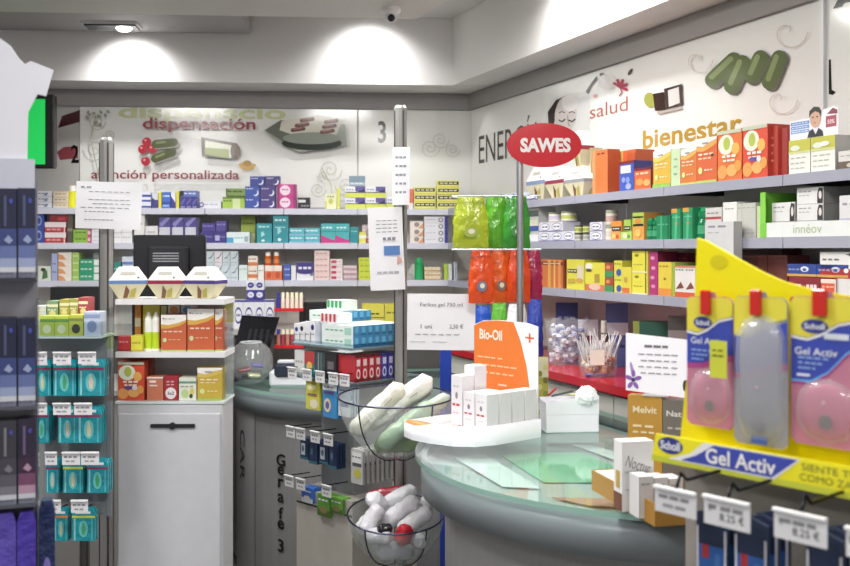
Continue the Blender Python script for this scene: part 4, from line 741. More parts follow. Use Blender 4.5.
# ------------------------------------------------------------------ monitor on a desk behind the cabinet
t = thing('desk', 'grey work desk carrying the black monitor behind the display cabinet', 'desk', (-1.45, 4.55, 0)); b = MB(); b.box(-.45, -.3, .93, .45, .3, .95, mat('#8d8b88')); b.build('top', t)
b = MB(); b.box(-.43, -.28, 0, .43, .28, .929, mat('#7a7875')); b.build('body', t)
Ym = 4.5; xa, xb = at(133, 0, Ym).x, at(205, 0, Ym).x
t = thing('computer_monitor', 'black computer monitor seen from behind with ribbed vent lines', 'monitor', ((xa+xb)/2, Ym, .9505)); w_ = xb-xa; zt = zat(235, Ym)-.95
b = MB(); b.box(-w_/2, 0, zt-.30, w_/2, .035, zt, mat('#17171b', 'plastic'), bevel=.006); b.box(-w_*.28, -.03, zt-.24, w_*.28, .0, zt-.05, mat('#1b1b1f', 'plastic'), bevel=.01); b.build('housing', t)
b = MB()
for k in range(4): b.rect(-w_*.2, zt-.085-k*.012, w_*.16, zt-.080-k*.012, mat('#8a8a90'), -.031)
b.build('vent_lines', t)
b = MB(); b.box(-.04, .0, .02, .04, .03, zt-.2, mat('#17171b', 'plastic')); b.box(-.14, -.06, 0, .14, .12, .02, mat('#17171b', 'plastic'), bevel=.005); b.build('stand', t)
# ------------------------------------------------------------------ white cabinet with display shelves
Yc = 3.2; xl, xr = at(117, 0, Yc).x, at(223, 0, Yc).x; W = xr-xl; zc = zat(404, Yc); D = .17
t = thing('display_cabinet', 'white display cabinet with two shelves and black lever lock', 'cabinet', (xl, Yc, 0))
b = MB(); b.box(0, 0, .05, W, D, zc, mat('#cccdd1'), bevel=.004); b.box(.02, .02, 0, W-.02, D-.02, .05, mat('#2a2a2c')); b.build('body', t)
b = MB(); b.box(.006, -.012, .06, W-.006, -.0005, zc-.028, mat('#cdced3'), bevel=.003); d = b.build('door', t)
b = MB(); b.box(W*.31, -.02, zat(426.5, Yc), W*.71, -.0125, zat(423.5, Yc), mat('#1c1c20')); b.lathe([(0,-.004), (.011,-.004), (.011,.012), (0,.012)], mat('#1c1c20'), seg=16); 
b2 = MB(); b2.box(W*.33, -.018, zat(426.8, Yc), W*.745, -.0125, zat(423.2, Yc), mat('#1c1c20')); zc_ = zat(425, Yc); b2.poly([(W*.535+.011*math.cos(k*math.pi/8), zc_+.011*math.sin(k*math.pi/8)) for k in range(16)], mat('#101013'), -.0185); b2.prism([(W*.535+.011*math.cos(k*math.pi/8), zc_+.011*math.sin(k*math.pi/8)) for k in range(16)], -.022, -.0125, mat('#1c1c20')); b2.build('lever_lock', d)
z1, z2 = zat(352, Yc), zat(299, Yc)
for z in (z1, z2): b = MB(); b.box(-.005, 0, z-.018, W+.005, D, z, mat('#dfdfe0', 'plastic')); b.build('shelf', t)
b = MB(); b.box(-.005, -.002, zc+.0005, W+.005, D, zc+.008, mat('#cdd6d6', 'plastic')); b.build('top_plate', t)
b = MB(); b.box(W*.12, D-.006, zc+.01, W, D, z2-.02, mat('#bcbab8')); b.box(0, D-.006, zc+.01, W*.1, D, z2-.02, mat('#3a3839')); b.build('back_panel', t)
for x in (-.004, W): b = MB(); b.box(x, .005, zc+.01, x+.004, D, z2-.019, mat('#e9f0f0', 'glass')); b.build('side_panel', t)
CF = Frame((xl, Yc), 0)
def cp(z, o, x0, x1, yt, c, D_, name, label, d=.06, side=None):
    Y = Yc-o; a, e = at(x0, 0, Y).x, at(x1, 0, Y).x; h = zat(yt, Y)-z; b = carton(e-a-.001, h, d, c, D_, side); tag(b.build(name, None, (a, Y, z+.0005)), label, 'box')
for xa, xb, bn, nm, rz in ((109, 148, '#5e7fb0', 'blue', .25), (150, 186, '#8c2442', 'wine-red', 0), (187, 224, '#4a3a80', 'purple', -.25)):
    Y = Yc+.06; a, e = at(xa, 0, Y).x, at(xb, 0, Y).x; o = hexa((e-a)*.93, zat(267, Y)-z2, .09, bn).build('faceted_gift_carton', None, ((a+e)/2, Y, z2+.0005), rz); tag(o, 'large white faceted carton with '+nm+' belt on top of the display cabinet', 'box')
cp(z1+0, -.02, 118, 130.5, 337, '#b3262c', [L(.1,.9,.6,.1,'#d98a8a'), B(0,.1,'#8c1a20')], 'medicine_box', 'low red carton on the upper cabinet shelf')
cp(z1, -.02, 131, 142.5, 336, '#e6e02c', [B(.0,.1,'#c9b52c'), L(.1,.9,.5,.1,'#b8a820')], 'medicine_box', 'low yellow carton on the upper cabinet shelf')
for i, x in enumerate((148.5, 156)):
    b = MB(); b.lathe([(.012,0), (.013,.005), (.013,.06)], mat('#b8d22c', 'plastic'), seg=14); b.lathe([(.013,.06), (.0125,.1), (.004,.125), (0,.125)], mat('#e9ebe2', 'plastic'), seg=14); b.lathe([(0,0), (.016,0), (.016,.006), (.012,.006)], mat('#f0f0ee', 'plastic'), seg=14)
    p = at(x, 0, Yc+.05); tag(b.build('cream_tube', None, (p.x, Yc+.05, z1+.0005)), 'upright white and lime tube, '+colw(i, 2)+' one on the upper cabinet shelf', 'tube', 'lime tubes on the cabinet')
OR = lambda: [Pg([(0,.74),(.3,.72),(.7,.78),(1,.86),(1,1),(0,1)],'#f0ede6'), Pg([(0,.62),(.3,.62),(.75,.7),(1,.8),(1,.86),(.7,.78),(.3,.72),(0,.74)],'#d9a83a'), L(.1,.9,.52,.035,'#f0d9c4',4), E(.15,.3,.08,.06,'#c9d9a0'), L(.3,.8,.3,.025,'#e9b08a'), B(0,.03,'#b9cf6a'), E(.1,.9,.03,.02,'#a02c4c'), L(.15,.6,.88,.02,'#9a9690')]
cp(z1, -.03, 161, 186.5, 315, '#cc5f2c', OR(), 'vitamin_box', 'terracotta vitamin box with white wave top, shorter one in the cabinet')
cp(z1, -.03, 187.5, 214.5, 309, '#cc5a28', OR(), 'vitamin_box', 'terracotta vitamin box with white wave top, taller one in the cabinet')
cp(z1, -.035, 215, 223.5, 309, '#c4552a', OR(), 'vitamin_box', 'terracotta vitamin box cut by the cabinet side panel')
for x0, x1, yt, c, D_, nm in ((135,141,305,'#e0962c',[B(.5,.7,'#efe9c9')],'small amber carton'), (143,160,305,'#e3e04a',[E(.4,.5,.2,.2,'#f3f3c9'), E(.75,.6,.15,.2,'#c3c22c')],'yellow carton with pale discs'), (161,167,306,'#cfe08a',[E(.5,.5,.3,.1,'#e9f0c9')],'narrow pale lime carton'), (168,180,303,'#e9e3d9',[E(.5,.85,.35,.08,'#e9a04a')],'white carton with orange swirl'), (181,194,303,'#dfe9f0',[E(.5,.85,.35,.08,'#5fb0e0')],'white carton with sky blue swirl')):
    cp(z1, -.105, x0, x1, yt, c, D_, 'medicine_box', nm+' at the back of the upper cabinet shelf')
cp(z1, -.15, 134, 141, 323, '#5a4a9a', [B(.7,1,'#e3e0ef')], 'medicine_box', 'small violet carton standing behind the low yellow carton', .03) if 0 else None
zb = zc+.008
cp(zb, -.02, 118, 144.5, 362, '#e0491f', CIT()+[R(.25,.3,.55,.36,'#5a4aa8'), E(.65,.33,.1,.06,'#e8e6f2')], 'vitamin_box', 'red-orange vitamin box with citrus slices on the cabinet top plate', .05)
cp(zb, -.09, 121, 152, 357, '#a04a32', [L(.2,.7,.9,.02,'#d9a08a')], 'vitamin_box', 'brown-red box standing behind the citrus box in the cabinet', .04)
cp(zb, -.02, 147, 163.5, 377, '#cf7450', [B(.93,1,'#efe3da'), L(.15,.8,.75,.1,'#efe0d6',1), L(.15,.8,.6,.06,'#efe0d6',1)], 'medicine_box', 'salmon carton with white print in the cabinet')
cp(zb, -.02, 164, 178, 376.5, '#a81c2c', [E(.5,.3,.4,.24,'#e9e3e3'), T('3x2',.5,.3,.14,'#3a3032'), L(.2,.8,.75,.06,'#e3a9ae',2), L(.2,.8,.63,.05,'#e3a9ae',2)], 'medicine_box', 'crimson carton with white disc in the cabinet')
cp(zb, -.02, 179, 196.5, 378, '#e3e3d3', [B(.75,.85,'#6a9a8a'), E(.35,.3,.22,.2,'#b9d08a'), E(.75,.4,.12,.16,'#d9cf4a'), E(.7,.2,.1,.1,'#3a4a2c'), L(.1,.9,.6,.05,'#a5a590')], 'herbal_box', 'white carton with green and yellow fruit in the cabinet')
cp(zb, -.02, 197.5, 222.5, 368, '#cfae2c', WV(0,'#e0c04a')+[B(0,.08,'#a9c04a')], 'vitamin_box', 'mustard vitamin box with white wave top in the cabinet')
b = MB(); b.tube([(0,0,.0), (.03,0,.035), (.06,0,.045), (.1,0,.042)], [.004,.012,.014,.01], mat('#3a2c30', 'plastic')); p = at(170, 0, Yc+.12); tag(b.build('dark_strap', None, (p.x, Yc+.14, zb+.055)), 'dark curved strap lying behind the crimson carton', 'strap') if 0 else None
# ------------------------------------------------------------------ foreground rack of toothpaste cartons, left edge
Yr = 2.0; RF = Fr(at(37, 0, Yr).x, Yr, 20.0); uL = RF.u(-46, 0); W = -uL
t = thing('counter_rack', 'tall grey rack with white header at the left edge', 'display', RF.P(uL, 0, 0), RF.a); rows = ((188, 278), (318, 407), (420, 505))
zy = lambda py: RF.z(py, -.05, 0)
b = MB(); b.box(0, .05, 0, W, .062, zy(180), mat('#77757a', 'plastic')); b.build('back_panel', t)
b = MB(); b.box(W, -.004, .0, W+.003, .062, zy(300), mat('#c5c8d0', 'glass')); b.build('side_panel', t)
for y0, y1 in rows:
    z = zy(y1); b = MB(); b.box(0, -.004, z-.006, W, .0495, z, mat('#8a8890', 'plastic')); b.box(0, -.006, z-.006, W, -.004, z+.012, mat('#b9bcc4', 'glass')); b.build('shelf', t)
b = MB(); pl = [(-46,22), (0,38), (11,46), (19,58), (25,64), (31,61), (53.5,70), (46,96), (37.5,94), (28,112), (27,168), (-46,172)]
b.prism([(RF.u(x, -.02)-uL, RF.z(y, RF.u(x, -.02), -.02)) for x, y in pl][::-1], .02, .028, mat('#d3d3da', 'plastic')); b.build('header', t)
b = MB(); b.box(0, .012, zy(188), W*.97, .018, zy(158), mat('#b9bcc8', 'plastic')); b.build('header_strip', t)
GR = lambda a: [B(0,.12,'#cfd1da'), B(.12,.22,a[3]), B(.22,.36,a[2]), B(.36,.55,a[1]), Vb(.0,.05,a[0]), R(.3,.58,.45,.92,a[4]), E(.7,.86,.1,.03,'#3c46b0'), Pg([(.3,.42),(.55,.48),(.8,.42),(.6,.38)],a[3]), L(.1,.9,.04,.02,'#9a9aa8')]
for r_, (y0, y1) in enumerate(rows):
    z = zy(y1); H = zy(y0)-z
    for k in range(4):
        x0 = -39.5+k*19; a, e = RF.u(x0, 0), RF.u(x0+18, 0)
        if r_ == 2 and k == 3: cs = ('#1f1f33','#3c2440','#7a4668','#b890a8','#6a5a80'); bc_ = '#2b2138'
        elif r_ == 2: cs = ('#33303a','#45424c','#5c5a64','#7c7a84','#7c7a84'); bc_ = '#3a3842'
        else: cs = ('#1c2040','#33407c','#6070a8','#98a3c8','#4a5178'); bc_ = '#1b2040'
        nm = 'second from right' if k == 2 else ('rightmost' if k == 3 else ('third from right' if k == 1 else 'leftmost'))
        l = ('navy blue' if bc_ == '#1b2040' else ('plum' if bc_ == '#2b2138' else 'charcoal'))+' tall toothpaste carton fading to pale, '+nm+', '+('top','middle','bottom')[r_]+' rack row'
        tag(carton(e-a, H*(1 if (r_+k) % 2 else .99), .04, bc_, GR(cs), side='#2a3058').build('toothpaste_box', None, RF.P(a, 0, z+.0005), RF.a), l, 'box', None)
for x0, x1, yt, c, l in ((-30,16,512,'#5a4aa8','lilac-violet packet'), (17,36,512,'#4a38a0','bright violet packet'), (39,55,506,'#22305c','navy packet at the rack foot')):
    o_ = 0 if x0 < 38 else -.03; a, e = RF.u(x0, o_), RF.u(x1, o_); zt = RF.z(yt, -.02, 0); b = MB(); zlo = .72
    b.prism([(0,0), (e-a,0), (e-a,zt-zlo-.02), (e-a-.006,zt-zlo), (.006,zt-zlo), (0,zt-zlo-.02)], 0, .03, mat(c, 'vinyl')); b.ell((e-a)*.5, (zt-zlo)*.55, (e-a)*.25, .03, mat('#8a7cd0'), -.001)
    tag(b.build('packet', None, RF.P(a, o_, zlo), RF.a), l+', lowest row of the left edge rack', 'packet')
b = MB(); b.box(0, -.004, -.006, W+.055, .049, 0, mat('#6a6870', 'plastic')); b.box(W+.003, .049, -.006, W+.055, .08, 0, mat('#6a6870', 'plastic')); b.build('shelf', t, (0, 0, .7195))
# ------------------------------------------------------------------ peg display of interdental brush packs
Yg = 3.0; xL = at(30, 0, Yg).x; W = at(106, 0, Yg).x-xL
t = thing('peg_display', 'grey peg display of teal brush packs at the left', 'display', (xL, Yg, 0))
b = MB(); b.box(0, .05, zat(520, Yg), W, .06, zat(338, Yg), mat('#8f9194')); b.build('back_panel', t)
b = MB(); b.box(W, .0, zat(518, Yg), W+.003, .06, zat(308, Yg), mat('#dde3e5', 'glass')); b.build('side_panel', t)
b = MB(); b.box(0, 0, 0, W, .13, .006, mat('#c9d2d4', 'plastic')); b.box(0, -.003, 0, W, 0, .05, mat('#dfe6e8', 'glass')); b.box(W, 0, 0, W+.003, .13, .05, mat('#dfe6e8', 'glass')); b.build('top_tray', t, (0, -.05, zat(337, Yg)))
b = MB(); b.tube([(W*.6,.08,.02), (W*.6,.08,zat(500, Yg))], .016, mat('#6a6868', 'metal')); b.lathe([(0,0), (.13,0), (.13,.015), (.02,.03)], mat('#4a4848', 'metal'), (W*.5,.08,0)); b.build('pole', t)
def bpack(w, h, clipc, seed):
    b = MB(); g = mat('#1d8f9c', 'vinyl')
    b.prism([(0,.02*0), (w,0), (w,h*.86), (w*.9,h), (w*.1,h), (0,h*.86)], 0, .012, g)
    b.rect(0, h*.72, w, h*.79, mat(clipc), -.001); b.rect(w*.08, h*.02, w*.16, h*.7, mat('#7fd0d6'), -.001); b.rect(w*.84, h*.02, w*.9, h*.7, mat('#4fb8c0'), -.001)
    b.ell(w*.5, h*.38, w*.2, h*.26, mat('#5cc4c4'), -.0012); b.poly([(w*.45,h*.2), (w*.56,h*.2), (w*.6,h*.4), (w*.48,h*.62), (w*.42,h*.4)], mat(('#d9c9a0','#3fa86a','#e0c0b0')[seed % 3]), -.0016); b.rect(w*.15, h*.85, w*.8, h*.93, mat('#dfe9ea'), -.001)
    return b
def tag_part(t, x, z, w, h, y=0, rz=0, s=1, txt=None, fr=None):
    b = MB(); b.prism([(-w/2,-h/2), (w/2,-h/2), (w/2,h/2), (-w/2,h/2)], 0, .0015, mat('#d9d9db', 'plastic')); b.box(-w/2, -.006, h/2, w/2, .0015, h/2+.004, mat('#f2f2f4', 'plastic')); b.lines(-w*.4, w*.4, h*.1, h*.16, mat('#8a8a90'), -.0008, s, 3); 
    if txt: b.text(txt, w*.12, -h*.12, h*.3, mat('#4a4a50'), -.001); b.text('2', -w*.36, h*.12, h*.2, mat('#5a5a60'), -.001)
    else: b.lines(-w*.3, w*.3, -h*.25, h*.14, mat('#9a9aa0'), -.0008, s+2, 2)
    return b.build('price_tag', t, (x, y, z), rz)
spec = [((353,364),(360,396),((34,47,34,51),(53,71,53,76),(78,96,78,104))), ((404,415),(407,443),((34,47,34,49),(53,71,58,77),(74,92,77,101))),
        ((453,465),(460,493),((45,57,46,59),(62,80,63,83),(81,99,87,108))), ((501,513),(509,541),((46,61,54,68),(71,88,72,95)))]
for ri, ((ta, tb), (pa, pb), cs) in enumerate(spec):
    for ci, (a0, a1, c0, c1) in enumerate(cs):
        x = at((a0+a1)/2, 0, Yg-.06).x-xL; z = zat((ta+tb)/2, Yg-.06); tag_part(t, x, z, (a1-a0)*.0029, (tb-ta)*.0029, -.06, 0, ri*3+ci)
        b = MB(); b.tube([(x,.05,z-.02), (x,-.055,z-.015)], .002, mat('#3a3a3c', 'metal'), 6); b.build('hook', t)
        a, e = at(c0, 0, Yg-.02).x, at(c1, 0, Yg-.02).x; zlo, zhi = zat(pb, Yg-.02), zat(pa, Yg-.02)
        cc = ('#8c2c5c', '#8c2c5c', '#cfdc3a' if ci == 1 else '#8c2c5c', '#cfdc3a' if ci == 1 else '#d98a3a')[ri]
        for q in range(3 if ri < 3 else 2):
            o = bpack(e-a, zhi-zlo, cc, ri+ci).build('brush_pack', None, (a, Yg-.02+q*.018, zlo)); 
            tag(o, 'teal interdental brush pack, '+('front','second','third')[q]+' on '+colw(ci, len(cs))+' hook, '+('top','second','third','lowest')[ri]+' row', 'packet', 'teal brush packs on the peg display')
zt = zat(337, Yg)+.0065
for i, (a0, a1, yt, c, D_, l) in enumerate(((40,54,316,'#b5cc3a',[B(.7,.85,'#5a8a3a'), E(.5,.35,.3,.22,'#e0e6b8')],'lime carton with dark band, left of three'), (54.5,68.5,316,'#bccf3c',[B(.7,.85,'#5a8a3a'), E(.5,.35,.3,.22,'#e0e6b8')],'lime carton with dark band, centre of three'), (69,83,315,'#c3cc3a',[B(.7,.85,'#7a8a3a'), E(.5,.35,.3,.22,'#3a3a2c')],'lime carton with dark blot, right of three'), (84,100,312,'#c3cde0',[E(.5,.4,.3,.25,'#7f92c0'), B(.75,.9,'#8fa3cc')],'pale blue carton with round mark'))):
    Y = Yg-.045; a, e = at(a0, 0, Y).x, at(a1, 0, Y).x; tag(carton(e-a, zat(yt, Y)-zt, .06, c, D_).build('herbal_box', None, (a, Y, zt)), l+', in the peg display tray', 'box')
for i, (a0, a1, yt, c, l) in enumerate(((34,46,306,'#cfd4cc','pale grey'), (47,58,301,'#7f9f7c','sage green'), (59.5,69,299.5,'#b3a53a','olive yellow'), (69.5,78,299,'#a8a448','dull green-yellow'), (78.5,88,297.5,'#b04048','raspberry red'))):
    Y = Yg+.018; a, e = at(a0, 0, Y).x, at(a1, 0, Y).x; tag(carton(e-a, zat(yt, Y)-zt, .06, c, [B(.82,.9,'#e3dcb8'), E(.5,.62,.3,.1,'#dccf8a'), L(.1,.9,.72,.03,'#efe9d6')]).build('herbal_box', None, (a, Y, zt)), l+' upright carton in the back row of the peg display tray', 'box')
# ------------------------------------------------------------------ centre gondola, set cornerwise
s = .37; gx, gy = -.274, 3.75+.2616
GL, GRr = Fr(gx, gy, -45), Fr(gx, gy, 45)
t = thing('gondola_display', 'square revolving gondola with price tags in front of the left counter', 'display', (gx, gy, 0), GL.a)
h_ = s/2
for z, nm in ((1.18, 'top_tray'), (1.05, 'middle_tray')):
    b = MB(); b.box(-h_, -h_, z-.008, h_, h_, z, mat('#aeb9bd', 'plastic')); b.box(-h_, -h_-.003, z-.008, h_, -h_, z+.015, mat('#c9d6da', 'glass')); b.box(h_, -h_, z-.008, h_+.003, h_, z+.015, mat('#c9d6da', 'glass')); b.build(nm, t)
b = MB(); b.box(-.10, -.10, .50, .10, .10, 1.042, mat('#9a9da0')); b.build('core', t)
b = MB(); b.box(-.17, -.17, .03, .17, .17, .60, mat('#bdb8ae')); b.rect(-.17, .54, .17, .547, mat('#3c3a38'), -.171); b.build('base_box', t)
b = MB(); b.box(-.15, -.15, 0, .15, .15, .03, mat('#2c2c2e')); b.build('plinth', t)
# rows of hooks and tags on the left-front face
def hookrow(z, us, y0=-.1, y1=-h_-.02, tagw=.055, tagh=.042, skip=()):
    for i, u in enumerate(us):
        b = MB(); b.tube([(u, y0, z+.02), (u, y1, z+.024)], .0022, mat('#2c2c30', 'metal'), 6); b.build('hook', t); 
        if i not in skip: tag_part(t, u, z, tagw, tagh, y1, 0, i)
zA, zB, zC = zat(379, 3.8), zat(441, 3.8), zat(493, 3.8)
hookrow(zA, (-.155, -.06, .02, .10, .165)); hookrow(zB, (-.165, -.1, -.01, .07)); hookrow(zC, (-.175, -.1, .06))
# right-front face hooks
def blister(w, h, base, D_, depth=.012, kind='card'): 
    b = MB(); b.prism([(0,0), (w,0), (w,h*.95), (w*.95,h), (w*.05,h), (0,h*.95)], 0, depth, mat(base, kind)); design(b, D_, w, h); return b
def gl(u, z1, w, h, base, D_, name, label, cat='packet', o=.02, q=0, grp=None, d=.012): fput(blister(w, h, base, D_, d), GL, u, h_+o-q*(d+.004), z1-h, name, label, cat, grp)
rows_ = (('yellow', -.105, zA-.022, .085, .115, '#d9d23a', [E(.4,.75,.3,.1,'#eeeab0'), R(.15,.45,.8,.55,'#8c6a5c'), E(.6,.2,.3,.16,'#e9e2c4'), L(.1,.9,.88,.03,'#a39a2c')], 'plaster_pack', 'yellow plaster pack with cream ovals'),
 ('blue', .0, zA-.022, .085, .135, '#2f8fd0', [B(.78,1,'#e6ebf0'), R(.1,.68,.8,.74,'#6a4a9a'), E(.35,.35,.25,.2,'#e9d3b0'), E(.35,.35,.14,.11,'#4a6ea8'), L(.1,.8,.85,.05,'#8a93a8')], 'plaster_pack', 'sky blue plaster pack with round picture'),
 ('pale', .095, zA-.022, .07, .12, '#b9cbdc', [B(.0,.3,'#d9e2ea'), R(.2,.3,.8,.42,'#4a6aa0'), L(.1,.9,.8,.04,'#5a6a80')], 'plaster_pack', 'pale blue-grey plaster pack'))
for nm, u, z, w, h, c, D_, n_, l in rows_:
    for q in range(3): gl(u, z, w, h, c, D_, n_, l+', '+('front','middle','rear')[q]+' one on the upper gondola row', 'packet', -.01, q, nm+' plaster packs')
for i, (u, w) in enumerate(((-.14, .05), (-.085, .05), (-.02, .055), (.04, .045))):
    for q in range(3): gl(u, zB-.02, w, .085+.01*(i % 2), '#1a2f55', [R(.1,.2,.6,.75,('#c9d6e3' if i % 2 == 0 and q == 0 else '#223c66')), E(.35,.5,.15,.15,'#5a7a9c'), B(0,.12,'#2c6a7c')], 'scissors_pack', 'dark navy instrument pack, '+('front','middle','rear')[q]+' on '+colw(i, 4)+' hook of the gondola', 'packet', -.01, q, 'dark navy packs')
for q in range(9): fput(blister(.065, .13, '#c3c3c0', [R(.1,.55,.9,.9,'#e6e6e4'), R(.12,.5,.9,.6,'#55585c'), E(.55,.3,.3,.14,'#c9c23a'), L(.1,.9,.75,.04,'#7a7a7a')]), GL, h_-.02+.004, h_-.01-q*.024, zB-.15, 'bandage_pack', 'grey-white bandage pack, '+('front' if q == 0 else ORD[q]+' from front')+', hanging at the gondola corner', 'packet', 'grey-white bandage packs')
for i, (u, c, nm, w, h) in enumerate(((-.12, '#2f6fd0', 'blue', .07, .06), (-.02, '#5a9c2c', 'green', .075, .085), (.06, '#6aa83a', 'bright green', .07, .06))):
    for q in range(3): gl(u, zC-.012-(.01 if i else 0), w, h, c, [B(.0,.3,'#c9d3d6' if i == 0 else '#4c6a2c'), E(.5,.3,.3,.16,'#d9dcd0' if i == 0 else '#8a7a4a'), L(.1,.9,.7,.08,'#dfeaf6')], 'plaster_pack', nm+' flat pack, '+('front','middle','rear')[q]+' one on the lowest gondola row', 'packet', .0, q, nm+' flat packs')
# toothpaste cartons: blue ends to the right-front, two layers and a rear tier
TPm = carton(.0335, .041, .185, '#2f8cc0', [R(.15,.15,.85,.3,'#1f6ea0'), R(.25,.35,.75,.9,'#5cb0d8')], top='#cfe3e0').mesh('toothpaste_box')
def tp(me, u, o, z, l, g, fr=None): ob = link('toothpaste_box', me, None, (fr or GRr).P(u, o, z), (fr or GRr).a); tag(ob, l, 'box', g)
b = carton(.0335, .041, .185, '#2f8cc0', [R(.25,.35,.75,.9,'#5cb0d8')], top='#cfe3e0'); 
b.rect(0, 0, .185, .041, mat('#dfeae6'), -.0006, 'r'); b.rect(.01, .006, .05, .033, mat('#9fd0c0'), -.0008, 'r'); b.lines(.06, .17, .018, .006, mat('#6fae9a'), -.0008, 3, 4, 'r'); TPl = b.mesh('toothpaste_box')
for j in range(2):
    for i in range(8): tp(TPl if i == 0 else TPm, -h_+.01+i*.0345, h_-.004, 1.1805+j*.0415, 'toothpaste carton with blue end, '+where(i, 8, j, 2)[2:]+', on the gondola top', 'blue-ended toothpaste cartons')
for j in range(2):
    for i in range(5): tp(TPl if i == 0 else TPm, -h_+.10+i*.0345, h_-.15-.045, 1.1805+.0835+j*.0 if 0 else 1.1805+.084+j*.0415, 'rear blue-ended toothpaste carton, '+where(i, 5, j, 2)[2:]+', above the gondola front row', 'rear toothpaste cartons') if j == 0 else None
def loose(px0, px1, yt, yb, Y, c, D_, name, label, d=.1, ang=0, cat='box', **k):
    a, e = at(px0, 0, Y).x, at(px1, 0, Y).x; z = zat(yb, Y); b = carton(e-a, zat(yt, Y)-z, d, c, D_, **k); return tag(b.build(name, None, (a, Y, z), math.radians(ang)), label, cat)
# white cartons with red / green / black letters, left part of the gondola top
for i in range(4):
    b = carton(.03, .06, .15, '#e9e9ea', [R(.25,.3,.75,.75,'#d0243c'), E(.5,.35,.25,.15,'#d0243c')], top='#f0f0f0'); b = carton(.022, .04, .08, '#e4e4e6', [R(.2,.3,.8,.95,'#d0243c'), E(.5,.35,.3,.2,'#d0243c')], top='#ececee'); fput(b, GL, -.025+i*.0245, h_-.02, 1.1805+.0845, 'ointment_box', 'white carton with red mark, '+colw(i, 4)+', on the gondola top', 'box', 'white cartons with red marks')
for i in range(4):
    b = carton(.03, .075, .13, '#e6ebe8', [R(.2,.35,.8,.8,'#2fa862'), E(.5,.38,.3,.15,'#2fa862')], top='#eef2f0'); b = carton(.022, .042, .08, '#e0e8e3', [R(.15,.4,.85,.95,'#2fa862'), E(.5,.45,.35,.2,'#2fa862')], top='#eef2f0'); fput(b, GL, -.115+i*.0245, h_-.125, 1.1805+.126, 'ointment_box', 'white carton with green mark, '+colw(i, 4)+', behind the gondola toothpaste', 'box', 'white cartons with green marks')
for i in range(4): fput(carton(.032, .075+.006*i, .05, '#e4e4e8', [E(.5,.7,.3,.12,('#2c2c80','#1c1c20','#e0e0e4','#24247a')[i]), R(.1,.1,.2,.5,'#3a3a3c'), L(.2,.9,.4,.04,'#8a8a92')]), GL, -h_+.004+i*.034, h_-.01, 1.1805, 'ointment_box', 'white carton with dark print, '+colw(i, 4)+', at the left edge of the gondola top', 'box', 'white cartons with dark print')
# red and violet cartons on the middle tray, right-front
for i in range(7):
    red = i < 4; b = carton(.03, .1, .1, '#c0222f' if red else '#3d3fb0', [E(.5,.3,.32,.2,'#eadcdc' if red else '#dfe0f2'), E(.5,.3,.2,.12,'#c0222f' if red else '#3d3fb0'), R(.2,.6,.8,.85,'#e6c9cc' if red else '#cfd0ee'), B(.93,1,'#3a2428' if red else '#2a2c7a')])
    fput(b, GRr, -h_+.02+i*.0335, h_+.0-.004, 1.0505, 'lozenge_box', ('red' if red else 'violet-blue')+' upright carton with white oval, '+(colw(i, 4) if red else colw(i-4, 3))+' one on the gondola middle tray', 'box', ('red' if red else 'violet')+' upright cartons')
for i, (u, c, D_, l) in enumerate(((-.172, '#d9d9d6', [L(.1,.9,.5,.1,'#a5a5a8')], 'white'), (-.107, '#1f7f86', [B(.5,1,'#b83a3a'), E(.5,.4,.3,.2,'#e0b04a')], 'teal, red and amber'), (-.042, '#3a4a4c', [Vb(.3,.4,'#8a9a9a'), Vb(.6,.65,'#8a9a9a')], 'dark slate'), (.023, '#2c2a2e', [R(.2,.4,.8,.7,'#6a6468')], 'near-black'))): fput(carton(.061, .1, .06, c, D_), GL, u, h_-.006, 1.0505, 'medicine_box', l+' carton on the left-front of the gondola middle tray', 'box')
# ------------------------------------------------------------------ glass bowls fixed to the centre upright
bx, by = (396-425)*3.5/1000, 3.5
def bowl(r, dep, z, tilt, label, xo=0):
    t = thing('hanging_bowl', label, 'bowl', (bx+xo, by, z)); t.rotation_euler = (math.radians(tilt), 0, 0)
    n = 9; prof = [(r*math.sin(math.pi/2*(k/n)), -dep*math.cos(math.pi/2*(k/n))) for k in range(n+1)]
    b = MB(); b.lathe(prof, mat('#e6edeb', 'film'), seg=36); b.build('glass', t)
    b = MB(); b.tube([(r*1.01*math.cos(a*math.pi/18), r*1.01*math.sin(a*math.pi/18), 0) for a in range(36)], .0034, mat('#55556a', 'metal'), 6, True); b.build('rim', t)
    b = MB()
    for ang in (-2.2, -.9, 1.57): b.tube([(r*1.02*math.sin(q*math.pi/20)*math.cos(ang), r*1.02*math.sin(q*math.pi/20)*math.sin(ang), -dep*1.02*math.cos(q*math.pi/20)) for q in range(11)], .0024, mat('#3c3c48', 'metal'), 6)
    b.build('wire_cradle', t); b = MB(); b.tube([(0, r*1.0, 0), (.013, r*1.0+.05, .0)], .006, mat('#3a3a40', 'metal')); b.build('bracket', t); return t
z1b = zat(396, by); bowl(.2, .22, z1b, 3.0, 'upper clear glass bowl of long wrapped tubes in a wire cradle')
z2b = zat(513, by); bowl(.168, .18, z2b, 9.5, 'lower clear glass bowl of white rolls in a wire cradle', -.0)
